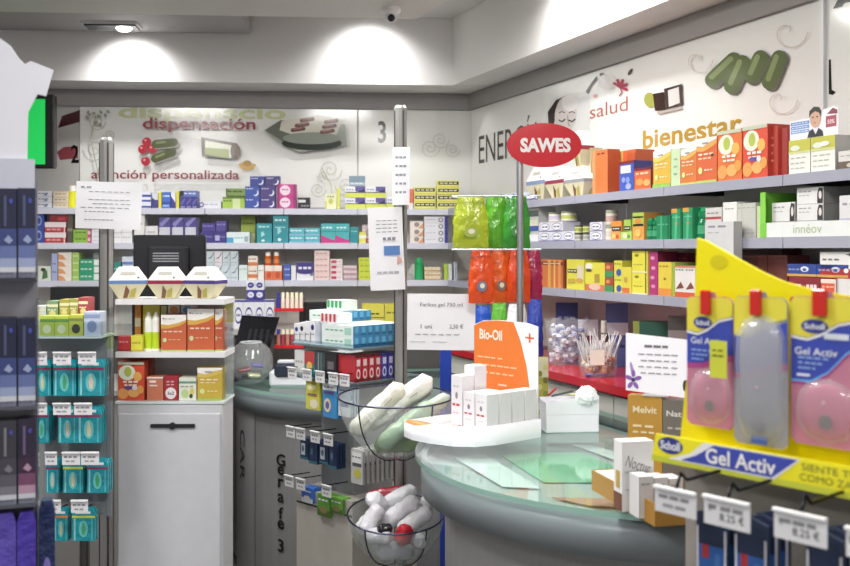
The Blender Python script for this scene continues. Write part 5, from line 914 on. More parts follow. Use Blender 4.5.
def capsule(L_, r, m, band=None, seg=16, flat=0.0, rough=.05, sd=1):
    rr = random.Random(sd); b = MB(); n = 14; vs = []
    for j in range(n+1):
        q = j/n; x = (q-.5)*L_; e = min(q, 1-q)*L_/r; k = min(1, (max(0, 1-(1-min(1, e/(1-flat*.6)))**2))**.5); k = max(k, .12+.5*flat)
        for i in range(seg):
            a = 2*math.pi*i/seg; w_ = r*k*(1+rough*rr.uniform(-1, 1)+rough*math.sin(3*a+q*9)); vs.append((x, w_*math.cos(a), w_*.9*math.sin(a)))
    b.add(vs, [(j*seg+i, j*seg+(i+1) % seg, (j+1)*seg+(i+1) % seg, (j+1)*seg+i) for j in range(n) for i in range(seg)], m, True)
    b.add(vs, [tuple(range(seg-1,-1,-1)), tuple(range(n*seg, (n+1)*seg))], m)
    return b
tubes = [(-.055,-.02,-.035,.21,.03,'#d9d8cb',42,12,'ivory wrapped tube leaning at the left of the upper bowl'), (.005,.015,-.02,.25,.034,'#dfdeda',33,14,'thick white wrapped tube resting over the middle of the upper bowl'), (.03,-.06,-.075,.20,.027,'#93ad90',38,0,'pale green wrapped tube low in the upper bowl'), (.085,-.02,-.04,.17,.024,'#b3c4b2',30,6,'grey-green wrapped tube at the right of the upper bowl'), (.02,.085,-.03,.2,.028,'#cfcfc0',30,10,'cream wrapped tube at the back of the upper bowl'), (.0,-.01,-.14,.13,.028,'#809c66',4,0,'leaf green wrapped tube at the bottom of the upper bowl')]
for k, (x, y, z, L_, r, c, tl, yw, l) in enumerate(tubes):
    x, y, z, L_, r = [q*1.19 for q in (x, y, z, L_, r)]; b = capsule(L_, r, mat(c, 'vinyl'), sd=k, rough=.07)
    if k < 2: b.text('LF', -L_*.12, 0, r*.7, mat('#f6f6f2'), -r*1.02, bold=.03); b.lines(-L_*.3, L_*.3, -r*.1, r*.08, mat('#a9a99c'), -r*1.0, 3, 3)
    o = b.build('wrapped_tube', None, (bx+x, by+y, z1b+z), rot=(0, -math.radians(tl), math.radians(yw))); tag(o, l, 'tube')
rolls = [(-.07,-.03,-.01,.09,.026,55,20,'#dcdbe0'), (-.055,.04,.02,.09,.027,-35,60,'#dedde2'), (.015,-.0,.005,.12,.028,38,-10,'#e2e1e6'), (.055,-.045,-.012,.11,.027,35,5,'#dcdbe0'), (.09,.03,.01,.07,.025,80,0,'#d9d9de'), (.01,.075,.03,.10,.026,22,20,'#dedde2'), (-.045,-.075,-.045,.08,.025,10,-30,'#d0d0d6'), (.07,-.08,-.055,.055,.025,0,80,'#cccdd2'), (-.09,.03,-.04,.07,.024,20,60,'#d6d5d9'), (.0,-.02,-.105,.11,.028,0,10,'#c9c9d0')]
wh = ('lowest left','upper left','centre','right of centre','far right','rear centre','front left','front right','far left','bottom')
for k, (x, y, z, L_, r, tl, yw, c) in enumerate(rolls):
    x, y, z, L_, r = [q*1.19 for q in (x, y, z, L_, r)]; o = capsule(L_, r, mat(c, 'vinyl'), flat=.8, rough=.06, sd=k).build('bandage_roll', None, (bx+x, by+y, z2b+z), rot=(0, -math.radians(tl), math.radians(yw))); tag(o, 'white wrapped roll, '+wh[k]+' one in the lower glass bowl', 'roll', 'white rolls in the lower bowl')
for x, y, z, L_, r, tl, yw, c, l in ((-.035,.105,.03,.12,.022,8,10,'#8c1c30','dark red wrapped roll at the back rim of the lower glass bowl'), (.025,-.1,-.035,.06,.026,70,20,'#b01c28','bright red wrapped roll at the front of the lower glass bowl')):
    x, y, z, L_, r = [q*1.19 for q in (x, y, z, L_, r)]; tag(capsule(L_, r, mat(c, 'vinyl'), flat=.5).build('bandage_roll', None, (bx+x, by+y, z2b+z), rot=(0, -math.radians(tl), math.radians(yw))), l, 'roll')
tag(capsule(.05, .018, mat('#26262c', 'vinyl'), flat=.8).build('bandage_roll', None, (bx-.035, by-.107, z2b-.024), rot=(0, 0, .3)), 'small black wrapped roll in the lower glass bowl', 'roll')
# ------------------------------------------------------------------ orange-backed oil display
OF = Fr(.262, 3.33, -50); t = thing('oil_display', 'white counter display with orange back card lettered Bio-Oil', 'display', OF.P(0, 0, .9505), OF.a)
fc = [(.17,0), (.17,-.2), (.15,-.27), (.10,-.315), (.02,-.34), (-.06,-.345), (-.125,-.325), (-.165,-.285), (-.17,-.18), (-.165,0)]
b = MB(); b.slab(fc[::-1], 0, .014, mat('#e9ebf0', 'plastic')); 
inn = [(x*.93, y*.93-.005) for x, y in fc]; n = len(fc)
b.add([(x, y, .014) for x, y in fc]+[(x, y, .014+(.045 if x > .0 else .028)) for x, y in fc]+[(x, y, .014+(.045 if x > .0 else .028)) for x, y in inn]+[(x, y, .014) for x, y in inn], sum([[(i, (i+1) % n, n+(i+1) % n, n+i), (n+i, n+(i+1) % n, 2*n+(i+1) % n, 2*n+i), (2*n+i, 2*n+(i+1) % n, 3*n+(i+1) % n, 3*n+i)] for i in range(n-1)], []), mat('#eceef2', 'plastic'), True); b.build('tray', t)
b = MB(); b.ell(-.085, -.295, .072, .03, mat('#ea7a1e'), .0445, 't', rot=-.15); b.ell(-.085, -.297, .045, .008, mat('#f2a860'), .045, 't', rot=-.15); b.build('orange_badge', t)
b = MB(); b.box(-.01, -.228, .0145, .158, -.01, .036, mat('#e8632a', 'plastic')); b.build('step', t)
b = MB(); cw, ch = .30, .365; x0 = -.145; b.prism([(x0,0), (x0+cw,0), (x0+cw,ch-.012), (x0+cw*.85,ch-.003), (x0+cw*.4,ch), (x0+cw*.15,ch-.006), (x0,ch-.022)], 0, .004, mat('#eceaee', 'paper'))
b.poly([(x0+.001,.0), (x0+cw*.94,0), (x0+cw*.9,ch*.35), (x0+cw*.84,ch*.6), (x0+cw*.75,ch*.82), (x0+cw*.64,ch-.003), (x0+cw*.4,ch-.001), (x0+cw*.15,ch-.008), (x0+.001,ch-.024)], mat('#ee7a14'), -.0008)
b.text('Bio-Oil', x0+cw*.28, ch*.86, .036, mat('#f7ead9'), -.0014, w=.11, bold=.03); b.rect(x0+cw*.82, ch*.855, x0+cw*.95, ch*.87, mat('#e8641e'), -.001); b.rect(x0+cw*.873, ch*.82, x0+cw*.897, ch*.905, mat('#e8641e'), -.001)
b.lines(x0+.02, x0+.15, ch*.64, .005, mat('#f9c896'), -.0014, 2, 4); b.lines(x0+.02, x0+.21, ch*.57, .005, mat('#f9c896'), -.0014, 5, 6); b.lines(x0+.02, x0+.2, ch*.50, .005, mat('#f9c896'), -.0014, 7, 6); b.lines(x0+.12, x0+.18, ch*.4, .006, mat('#f9d8b6'), -.0014, 8, 1); b.lines(x0+.2, x0+.24, ch*.35, .008, mat('#f9d8b6'), -.0014, 9, 2); b.build('back_card', t)
BD = [E(.5,.62,.12,.07,'#8f8a92'), L(.12,.85,.42,.045,'#cf4a4c',2), L(.2,.8,.78,.03,'#c9c3c6',2), B(0,.05,'#e9cfc9'), R(.7,0,1,.06,'#d23a2c'), L(.2,.8,.28,.02,'#d9b9b9',2)]
for cx_, rws, h in ((.108, 4, .118), (.052, 2, .118), (-.005, 2, .165)):
    for r_ in range(rws):
        hh = h+(.028 if (cx_ < 0 and r_ == 1) else 0); b = carton(.05, hh, .05, '#f0edf0', BD, side='#e9e5e8')
        fput(b, OF, cx_, .228-r_*.056, .9872, 'oil_box', ('tall ' if h > .15 else '')+'white oil carton with red print, '+('front' if r_ == 0 else ORD[r_]+' from front')+' of the '+{.108:'right',.052:'centre',-.005:'left'}[cx_]+' file', 'box', 'white oil cartons' )
# white organiser with tissue, patterned carton
t = thing('paper_organizer', 'low white desk organiser beside the orange-backed display', 'organizer', at(546, 433, 3.27), math.radians(6)); w = .178; z0 = .9505; t.location.z = z0
b = MB(); b.box(0, 0, 0, w, .10, .06, mat('#e9e9ee', 'plastic'), bevel=.003); b.prism([(0,.06), (w,.06), (w,.12), (w*.93,.125), (w*.3,.102), (0,.1)], 0, .003, mat('#e9e9ee', 'plastic')); b.box(0, .097, .06, w, .1, .105, mat('#e9e9ee', 'plastic')); b.box(0,.003,.06,.003,.097,.1,mat('#e9e9ee','plastic')); b.box(w-.003,.003,.06,w,.097,.115,mat('#e9e9ee','plastic')); b.build('tray_body', t)
def crumple(r, m, seed, sc=(1,1,1), n=16):
    rr = random.Random(seed); b = MB(); vs = []; fs = []
    for i in range(n//2+1):
        for k in range(n):
            th = math.pi*i/(n//2); a = 2*math.pi*k/n; q = r*(.78+.4*rr.random()) if 0 < i < n//2 else r*.8
            vs.append((q*sc[0]*math.sin(th)*math.cos(a), q*sc[1]*math.sin(th)*math.sin(a), q*sc[2]*math.cos(th)))
    for i in range(n//2):
        for k in range(n): j = (k+1) % n; fs.append((i*n+k, (i+1)*n+k, (i+1)*n+j, i*n+j))
    return b.add(vs, fs, m)
o = crumple(.032, mat('#f4f4f6', 'paper'), 5, (1.1,.7,1)).build('crumpled_tissue', None, at(589, 398, 3.24)+Vector((0, .045, .0))); tag(o, 'crumpled white tissue in the white organiser', 'tissue')
for p0, p1, c, l in (((549,395),(556,388),'#b02430','red pen leaning in the white organiser'), ((552,396),(573,391),'#4a5a5c','dark grey pen lying across the white organiser')):
    a, e = at(*p0, 3.3), at(*p1, 3.36); b = MB(); d = e-a; b.tube([(0,0,0), d*.9, d], [.004,.004,.002], mat(c, 'plastic'), 8); tag(b.build('pen', None, a), l, 'pen')
b = MB(); b.box(0, 0, 0, .045, .03, .002, mat('#cdd08a')); p = at(570, 395, 3.31); tag(b.build('sticky_note_pad', None, p), 'small yellow-green note pad on the white organiser', 'note pad')
loose(537, 547.5, 360, 0, 3.56, '#a59c2c', [], 'patterned_carton', '') if 0 else None
a = at(537, 0, 3.56).x; b = carton(.04, zat(358, 3.56)-.9505, .04, '#b5aa3a', [B(.68,1,'#d9d6b0')]+[E(.25+.5*(k % 2), .08+.11*k, .22, .05, ('#8f8a1f','#d3cc7a','#6f6a1c')[k % 3]) for k in range(8)]); tag(b.build('patterned_carton', None, (a, 3.56, .9505)), 'tall olive leaf-patterned carton right of the orange back card', 'box')
# ------------------------------------------------------------------ oval sign stand with hanging sweet bags
Ys = 3.6; px_ = at(520, 0, Ys).x
t = thing('sign_stand', 'steel pole stand topped by the red oval sign lettered SAWES', 'sign', (px_, Ys, .9505))
b = MB(); b.lathe([(0,0), (.09,0), (.09,.008), (.012,.014), (.0125,zat(160, Ys)-.95), (0,zat(160, Ys)-.95)], mat('#b4b7ba', 'metal'), seg=20); b.build('pole', t)
zs = zat(146, Ys)-.95; xs = at(543.5, 0, Ys).x-px_
b = MB(); P = [(xs+.134*math.cos(k*math.pi/24), zs+.079*math.sin(k*math.pi/24)) for k in range(48)]; b.prism(P, -.026, -.018, mat('#c3232c', 'gloss'), mat('#8c1a20')); b.text('SAWES', xs+.004, zs, .052, mat('#f4f0ee'), -.0272, w=.18, bold=.045); b.build('oval_sign', t)
for zz in (zat(196, Ys)-.95, zat(249.5, Ys)-.95):
    b = MB(); xa, xb = at(452, 0, Ys).x-px_, at(541, 0, Ys).x-px_
    b.tube([(xa,.0,zz), (xb,.0,zz)], .0035, mat('#d3d6da', 'metal'), 8); b.tube([(xa,0,zz), (xa,.11,zz), (xb,.11,zz), (xb,0,zz)], .0025, mat('#d3d6da', 'metal'), 8); b.build('crossbar', t)
def sweetbag(w, h, d, c, seed, c2=None):
    rr = random.Random(seed); b = MB(); n, k = 10, 12; vs = []; fs = []
    for s_ in (-1, 1):
        for j in range(k+1):
            for i in range(n+1):
                a, q = i/n, j/k; wd = 1-.28*max(0, (q-.55)/.45); bul = math.sin(math.pi*a)**.5*math.sin(math.pi*min(1, q*1.02))**.6 if 0 < a < 1 and 0 < q < 1 else 0
                vs.append(((a-.5)*w*wd+.003*rr.uniform(-1, 1), s_*d*.5*bul*(1-.7*q)*(1+.35*rr.uniform(-1, 1))+.002*rr.uniform(-1,1), q*h+.003*rr.uniform(-1, 1)))
    N_ = (n+1)*(k+1)
    for s_ in range(2):
        for j in range(k):
            for i in range(n): q = s_*N_+j*(n+1)+i; f = (q, q+1, q+n+2, q+n+1); fs.append(f if s_ == 0 else f[::-1])
    b.add(vs, fs, mat(c, 'vinyl'), True)
    if c2: b.ell(0, h*.32, w*.2, h*.1, mat(c2), -d*.5-.004, n=12); b.ell(w*.02, h*.33, w*.1, h*.05, mat('#e9e0c0'), -d*.5-.005, n=10)
    return b
for x0, x1, yt, yb, Y, c, c2, l, dd in ((453,488,196,249,3.645,'#a9b82c','#a3b83a','lime yellow sweet bag, frontmost left on the sign stand',.05), (484,508,195,249,3.68,'#5fa82a',None,'bright green sweet bag, middle of the sign stand bags',.06), (503,530,197,249,3.645,'#3a9030','#3a8a44','dark green sweet bag beside the sign pole',.05),
     (469,494,250,303,3.645,'#e0501c','#6a7a9c','orange-red sweet bag, leftmost of the lower hanging row',.045), (489,513,250,302,3.68,'#e8631e','#8a6a5c','orange sweet bag, second of the lower hanging row',.04), (507,530,250,302,3.645,'#dd4a1c',None,'scarlet-orange sweet bag beside the sign pole, lower row',.045), (524,542,249,299,3.68,'#a31c4c',None,'magenta sweet bag, rightmost of the lower hanging row',.05)):
    a, e = at(x0, 0, Y).x, at(x1, 0, Y).x; z = zat(yb, Y); o = sweetbag(e-a, zat(yt, Y)-z, dd, c, int(x0), c2).build('sweet_bag', None, ((a+e)/2, Y, z)); tag(o, l, 'bag')
# ------------------------------------------------------------------ things on the red wall counter
zr = 1.0505
def rc(px0, px1, yt, o, c, D_, name, label, cat='box', d=.06, bag=None):
    u0, u1 = RT.u(px0, o), RT.u(px1, o); um = (u0+u1)/2; h = RT.z(yt, um, o)-zr
    p = RT.P(um, o, zr); face = math.atan2(p.x, p.y); w = (px1-px0)*p.y/F
    if bag: ob = sweetbag(w, h, d, c, int(px0), bag).build(name, None, p, -face)
    else: 
        b = carton(w, h, d, c, D_); ob = b.build(name, None, p-Vector((math.cos(-face)*w/2, math.sin(-face)*w/2, 0)), -face)
    return tag(ob, label, cat)
rc(474, 492, 306, .30, '#2c5ac0', [], 'sweet_bag', 'blue and white bag on the far end of the red counter', 'bag', .05, '#dfe6f6')
rc(491, 508, 303, .33, '#5fb03a', [], 'sweet_bag', 'green bag on the far end of the red counter', 'bag', .05, '#dff0c9')
rc(506, 528, 304, .28, '#dfe3e6', [], 'sweet_bag', 'white bag on the red counter behind the sign pole', 'bag', .05, '#6a9a8a')
rc(527, 543, 299, .31, '#3346a0', [], 'sweet_bag', 'dark blue bag with white streak on the red counter', 'bag', .05, '#e6e8f4')
rc(556, 578, 303, .12, '#3c4f9c', [L(.1,.9,.7,.05,'#a9b6e0'), L(.1,.9,.3,.04,'#a9b6e0')], 'medicine_box', 'navy box on the red counter behind the wrapped sweets')
rc(606, 628, 304, .12, '#5a6cb0', [B(.5,.7,'#dfe2f0'), L(.1,.9,.3,.05,'#2c3a80')], 'medicine_box', 'blue and white box on the red counter behind the lollipop bag')
ob = bottle(.022, .20, '#5a5a48', '#cfcfc4', .5, .25, '#b9b49a'); p = RT.P(RT.u(604, .2), .2, zr); tag(ob.build('dark_bottle', None, p), 'dark glass bottle on the red counter behind the lollipop bag', 'bottle')
rc(640, 668, 322, .2, '#1c5a48', [L(.1,.9,.5,.1,'#7fae9a')], 'medicine_box', 'dark green box on the red counter behind the leaflet', d=.08)
rc(668.5, 690, 317, .2, '#8a8684', [L(.1,.9,.5,.1,'#c9c5c2'), B(.8,1,'#4a4644')], 'medicine_box', 'grey box on the red counter behind the leaflet', d=.08)
rc(633, 641, 322, .25, '#8f9a3a', [], 'medicine_box', 'small olive box left of the dark green one')
p = RT.P(RT.u(567, .27), .27, zr)
t = thing('sweets_bag', 'open clear bag filled with white and pale blue wrapped sweets', 'bag', p); 
def clearbag(w, d, h, seed, flare=1.1):
    rr = random.Random(seed); b = MB(); n, k = 20, 7; vs = []
    for j in range(k+1):
        for i in range(n):
            a = 2*math.pi*i/n; q = j/k; s_ = (.88+.12*math.sin(min(q*2.2, 1)*1.57))*(1+(flare-1)*max(0, q-.6)*2.5)*(1+.05*rr.uniform(-1, 1))
            vs.append((w/2*s_*math.cos(a), d/2*s_*math.sin(a), q*h+(.012*rr.uniform(-1, 1) if j == k else 0)))
    b.add(vs, [(j*n+i, j*n+(i+1) % n, (j+1)*n+(i+1) % n, (j+1)*n+i) for j in range(k) for i in range(n)], mat('#f2f4f6', 'film')); b.add(vs[:n], [tuple(range(n))[::-1]], mat('#f2f4f6', 'film')); return b
clearbag(.17, .15, .2, 3, 1.15).build('film', t)
b = MB(); rr = random.Random(4)
for k in range(170):
    q = rr.random(); a = rr.random()*6.28; r_ = math.sqrt(rr.random())*.068; c = Vector((r_*math.cos(a)*1.05, r_*math.sin(a)*.9, .014+q*.15))
    m3 = Matrix.Rotation(rr.random()*3, 3, 'Z') @ Matrix.Rotation(rr.random()*3, 3, 'X'); vs = [c+m3 @ Vector(v) for v in ((-.011,-.008,-.006),(.011,-.008,-.006),(.011,.008,-.006),(-.011,.008,-.006),(-.009,-.006,.006),(.009,-.006,.006),(.009,.006,.006),(-.009,.006,.006))]
    b.add(vs, [(0,3,2,1),(4,5,6,7),(0,1,5,4),(1,2,6,5),(2,3,7,6),(3,0,4,7)], mat(rr.choice(['#e6e9f4','#dfe2ea','#8f9cd0','#eef0f6','#b9c4e6']), 'card'))
o = b.build('wrapped_sweets', None, p+Vector((0,0,.002))); tag(o, 'heap of small white and pale blue wrapped sweets inside the open bag', 'sweets', None, 'stuff')
p = RT.P(RT.u(598, .36), .36, zr); t = thing('lollipop_bag', 'clear bag of lollipops with sticks up at the counter edge', 'bag', p); clearbag(.15, .13, .13, 8, 1.1).build('film', t)
b = MB(); b.rect(-.045, .05, .012, .11, mat('#efe9dc', 'paper'), -.078); b.build('paper_label', t)
b = MB(); rr = random.Random(9)
for k in range(60):
    a = rr.random()*6.28; r_ = math.sqrt(rr.random())*.055; c = Vector((r_*math.cos(a)*1.1, r_*math.sin(a)*.95, .016+rr.random()*.055)); b.ball(c, .0125, mat(rr.choice(['#b5652c','#d9a05a','#8c3a1e','#e3c78a','#6a2a1c','#c9b3a0']), 'gloss'), seg=8, rings=5)
    e = c+Vector((rr.uniform(-.04,.04), rr.uniform(-.03,.03), .085+rr.random()*.03)); b.tube([c, e], .0022, mat('#f2eef0'), 5)
o = b.build('lollipops', None, p+Vector((0,0,.002))); tag(o, 'lollipops with brown sweets and white sticks inside the clear bag', 'sweets', None, 'stuff')
u = RT.u(585, .33); b = MB(); b.slab([(0,0), (.09,-.0), (.1,.01), (.01,.012)], 0, .19, mat('#e6dfe2', 'paper')); b.rect(.04, .06, .065, .12, mat('#8c3a4a'), -.001); 
o = b.build('folded_flyer', None, RT.P(RT.u(578, .2), .2, zr)); tag(o, 'pinkish white folded flyer standing between the two sweet bags', 'paper')
b = MB(); d = Vector((.1, .02, 0)); b.tube([(0,0,0), d*.9, d], [.005,.005,.002], mat('#2c4fb0', 'plastic'), 8); tag(b.build('pen', None, RT.P(RT.u(588, .42), .43, zr+.006)), 'blue pen on the edge of the red counter', 'pen')
# ------------------------------------------------------------------ items on the left counter
t = thing('display_card', 'tilted black glossy display card on the left counter', 'display', (at(242, 0, 5.05).x, 5.05, LZ+.0005)); b = MB()
b.prism([(-.075,0), (.09,0), (.19,.31), (-.0,.32)], 0, .006, mat('#151417', 'gloss')); 
for k in range(4): b.poly([(.02+.03*k,.16), (.035+.03*k,.16), (.05+.03*k,.25), (.035+.03*k,.25)], mat('#2c2b30', 'gloss'), -.0006)
b.build('card', t); b = MB(); b.prism([(0,0), (.012,0), (.08,.2), (.07,.2)], .006, .09, mat('#222')) if 0 else None; b.box(-.07, .006, 0, .09, .09, .005, mat('#19181b')); b.build('foot', t)
p = at(251, 348, 4.86); r_ = .108; t = thing('fish_bowl', 'clear round glass bowl in front of the black display card', 'bowl', (p.x, 4.86, LZ+.0005))
b = MB(); pr = [(r_*math.sin(a)*(1), r_*.99-r_*math.cos(a)) for a in [k*math.pi*.84/12 for k in range(13)]]; pr[0] = (0, .001); b.lathe(pr, mat('#eef2f2', 'film'), seg=28); b.build('glass', t)
b = MB(); b.tube([(pr[-1][0]*math.cos(k*math.pi/12), pr[-1][0]*math.sin(k*math.pi/12), pr[-1][1]) for k in range(24)], .003, mat('#d9dde0', 'gloss'), 6, True); b.build('rim', t)
for x, y, z, c, l in ((-.03,-.02,.07,'#7c1c2c','dark red sachet'), (.03,.0,.09,'#4a3ca0','violet sachet'), (.02,-.03,.045,'#d3d4a0','pale yellow sachet'), (-.02,.02,.035,'#2c2c30','black sachet')):
    b = MB(); b.box(-.03, -.015, -.008, .03, .015, .008, mat(c, 'foil'), bevel=.004); tag(b.build('sachet', None, (p.x+x, 4.86+y, LZ+z), rot=(.3, x*6, .4)), l+' inside the round glass bowl', 'sachet')
loose(272, 330, 350, 377, 4.36, '#d6d7da', [L(.1,.9,.6,.06,'#9a9aa0'), B(0,.1,'#b5b6ba')], 'card_printer', 'white low desk machine on the left counter', .2, cat='machine') if 0 else None
t = thing('receipt_printer', 'white and charcoal receipt printer on the left counter', 'machine', (at(290, 0, 4.75).x, 4.75, LZ+.0005)); b = MB(); b.box(-.1, 0, 0, .17, .2, .075, mat('#d6d8dc', 'plastic'), bevel=.01); b.build('body', t); b = MB(); b.box(-.075, -.012, .045, .03, .08, .11, mat('#2c3040', 'plastic'), bevel=.012); b.build('paper_cover', t); b = MB(); b.box(-.06, -.004, .11, .02, .05, .125, mat('#c9ccd2', 'plastic'), bevel=.004); b.build('lid', t)
for x, y, w_, h_2, c, l in ((332, 4.82, .12, .15, '#d9dadd', 'tall white carton beside the receipt printer'), (352, 4.95, .12, .18, '#c9cacc', 'grey-white carton at the right of the left counter')):
    b = carton(w_, h_2, .12, c, [L(.1,.9,.7,.05,'#a0a2a8'), L(.1,.6,.5,.04,'#b0b2b8')]); tag(b.build('stationery_box', None, (at(x-14, 0, y).x, y, LZ+.0005)), l, 'box')
# acrylic stand with red shelves
Ya = 5.12; xa = at(276, 0, Ya).x; t = thing('acrylic_stand', 'clear acrylic stand with two red shelves on the left counter', 'display', (xa, Ya, LZ+.0005)); 
for yy in (309, 346): b = MB(); z = zat(yy, Ya)-LZ; b.box(-.01, 0, z-.012, .14, .1, z+.003, mat('#c9252c', 'gloss')); b.build('shelf', t)
b = MB(); b.box(-.012, .098, 0, .142, .102, .40, mat('#efe3e3', 'glass')); b.box(-.012, 0, 0, -.009, .098, .40, mat('#efe3e3', 'glass')); b.box(.139, 0, 0, .142, .098, .40, mat('#efe3e3', 'glass')); b.build('frame', t)
for lv, yy in enumerate((309, 346)):
    z = zat(yy, Ya)+.0035
    for k in range(6):
        c = '#3a3a98' if (k == 0 and lv == 0) else ('#e6d8c9' if lv == 0 else ('#c98a78','#b0485a')[k % 2]); b = MB(); b.lathe([(0,0), (.01,0), (.01,.05), (.005,.058)], mat(c, 'gloss'), seg=10); b.lathe([(.0085,.055), (.0085,.08), (0,.08)], mat('#efe8c9' if k else '#3a3a98', 'plastic'), seg=10)
        tag(b.build('lip_balm', None, (xa+.008+k*.0235, Ya+.03, z)), 'small '+('pale-capped tube, ' if (k or lv) else 'indigo tube, ')+colw(k, 6)+', '+('upper','lower')[lv]+' shelf of the acrylic stand', 'tube', 'small tubes on the acrylic stand')
# blue upright strip behind the price sheet
b = MB(); b.box(0, 0, 0, .05, .03, 1.16, mat('#2440a0', 'plastic')); o = b.build('blue_post', None, (at(440, 0, 4.35).x, 4.35, 0)); tag(o, 'royal blue flat post behind the glass bowls', 'post')
# ------------------------------------------------------------------ mustard tray and skincare boxes on the right counter
TF = Fr(.417, 2.5, -76.5); t = thing('carton_tray', 'mustard cardboard tray at the edge of the right counter', 'tray', (.417, 2.5, .9505), TF.a); A_, D2 = .345, .19
b = MB(); my = mat('#b8841c'); b.box(0, 0, 0, A_, D2, .004, my); b.box(0, 0, .004, A_, .003, .05, my); b.box(0, D2-.003, .004, A_, D2, .05, my); b.box(0, .003, .004, .003, D2-.003, .05, my); b.box(A_-.003, .003, .004, A_, D2-.003, .05, my); b.build('tray_body', t)
b = MB(); b.poly([(.13,.012), (.15,.018), (.17,.012), (.165,.03), (.15,.024), (.138,.032)], mat('#5cb87c'), -.001); b.build('leaf_mark', t)
b = MB(); b.box(.006, .006, .045, .14, D2-.006, .049, mat('#e6e2da', 'paper')); b.build('inner_flap', t)
TG = Fr(.447, 2.268, 13.5)
b = carton(.078, .158, .045, '#eeedec', [L(.08,.95,.55,.03,'#c9c9cc'), L(.1,.8,.3,.02,'#c9c9cc')], side='#b9b8bb'); b.text('Noctur', .04, .105, .026, mat('#8c8a90'), -.0009, w=.062, rot=-.35); b.rect(.004, .03, .034, .075, mat('#d3b02c'), -.0006 , 'r') if 0 else None
b.add([(-.0006,.012,.05), (-.0006,.032,.05), (-.0006,.032,.09), (-.0006,.012,.09)], [(0,1,2,3)], mat('#cfa92c')); b.add([(-.0006,.0,.0), (-.0006,.045,.0), (-.0006,.045,.04), (-.0006,.0,.04)], [(0,1,2,3)], mat('#7c3c1e')); fput(b, TG, 0, 0, .956, 'skincare_box', 'tall white carton with slanted script in the mustard tray', 'box')
for i in range(3): fput(carton(.034, .092-.004*i, .05, '#e6e5e6', [L(.15,.85,.8,.04,'#a9a9ac',2), Vb(.0,.04,'#c9c9cc')], side='#c3c2c4', top='#efeeee'), TG, .012+i*.036, .062, .956, 'skincare_box', 'small white carton, '+colw(i, 3)+' of three at the front of the mustard tray', 'box', 'small white cartons in the mustard tray')
MF = Fr(.497, 2.45, -24); dz = zat(395, 2.45)-.956
b = carton(.083, dz, .04, '#b98a1e', [T('Melvit',.5,.86,.07,'#e6d9b0',.7), L(.15,.85,.68,.025,'#e6d3a0',2), L(.15,.85,.62,.02,'#e6d3a0',3)], side='#94701c'); fput(b, MF, 0, 0, .956, 'supplement_box', 'mustard carton with pale lettering carrying the leaflet', 'box')
b = carton(.06, dz-.006, .04, '#6f6a62', [T('Nat',.45,.86,.06,'#dcd8d0',.6), L(.2,.8,.7,.02,'#b9b4aa',2)]); fput(b, MF, .0845, 0, .956, 'supplement_box', 'grey-brown carton with pale lettering beside the mustard one', 'box')
b = MB(); lw, lh = .152, .152; b.prism([(0,.012), (lw,-.0), (lw,lh-.012), (0,lh)], 0, .0015, mat('#e9e8ee', 'paper')); b.lines(lw*.3, lw*.72, lh*.78, .006, mat('#6f6f78'), -.001, 2, 3)
for k in range(4): b.lines(lw*(.2+.04*(k % 2)), lw*.85, lh*(.66-.1*k), .003, mat('#9a9aa2'), -.001, k+5, 5)
for a in range(5): an = a*1.25+.3; b.ell(lw*.12+.012*math.cos(an), lh*.25+.016*math.sin(an), .009, .005, mat('#8a5ab0'), -.001, rot=an)
b.ell(lw*.1, lh*.42, .004, .018, mat('#a98ac4'), -.0008, rot=.2); b.ell(lw*.12, lh*.25, .005, .005, mat('#4a2870'), -.0014); b.ell(lw*.94, lh*.2, .006, .014, mat('#2c2c2c'), -.001); b.prism([(.04,0), (.1,0), (.1,.003), (.04,.003)], .0015, .03, mat('#c9c9cf')); fput(b, MF, -.004, .004, .956+dz+.0005, 'leaflet', 'white leaflet with a purple flower standing on the mustard carton', 'paper')
# ------------------------------------------------------------------ insole stand at the right
SF = Fr(.49, 1.75, -50.3)
t = thing('insole_stand', 'yellow insole display stand lettered Gel Activ at the right edge', 'display', SF.P(0, 0, 0), SF.a)
def sq(px, py, o=0): u = SF.u(px, o); return (u, SF.z(py, u, o))
ye = mat('#e6d90a', 'plastic')
top = [(697,238), (706,241), (722,250), (740,260), (760,271), (782,281), (810,289), (850,296), (930,303)]
P = [sq(*p, 0) for p in ((930,480), (679,452), (684,400), (694,320))]+[sq(*p, 0) for p in top]
b = MB(); b.prism(P, 0, .006, ye); b.ell(*sq(719, 262), .018, .012, mat('#cdbf12', 'plastic'), -.0006); b.build('back_board', t)
ub, ue = SF.u(653, .07), SF.u(930, .07); zb1, zb0 = SF.z(433, ub, .07), SF.z(458, ub, .07)
b = MB(); b.box(ub+.01, -.066, zb0+.004, ue, -.001, zb0+.01, mat('#d3c80a', 'plastic')); b.build('lower_ledge', t)
b = MB(); W = ue-ub; b.prism([(ub-.004,zb0-.004), (ue,zb0-.004), (ue,zb1), (ub+.006,zb1)], -.07, -.066, mat('#e9e02a', 'plastic')); 
def bp(px, f): return SF.u(px, .07), zb0+(zb1-zb0)*f
H = zb1-zb0
b.rect(ub-.002, zb0-.004, ue, zb0+H*.14, mat('#cfd61a'), -.0704)
b.poly([bp(668, .1), bp(690, .45), bp(704, .97), bp(721, .97), bp(801, .97), bp(790, .6), bp(774, .08)], mat('#eeeef0'), -.0706); b.poly([bp(681, .14), bp(696, .42), bp(714, .93), bp(724, .93), bp(798, .93), bp(787, .6), bp(772, .14)], mat('#3448b4'), -.0709)
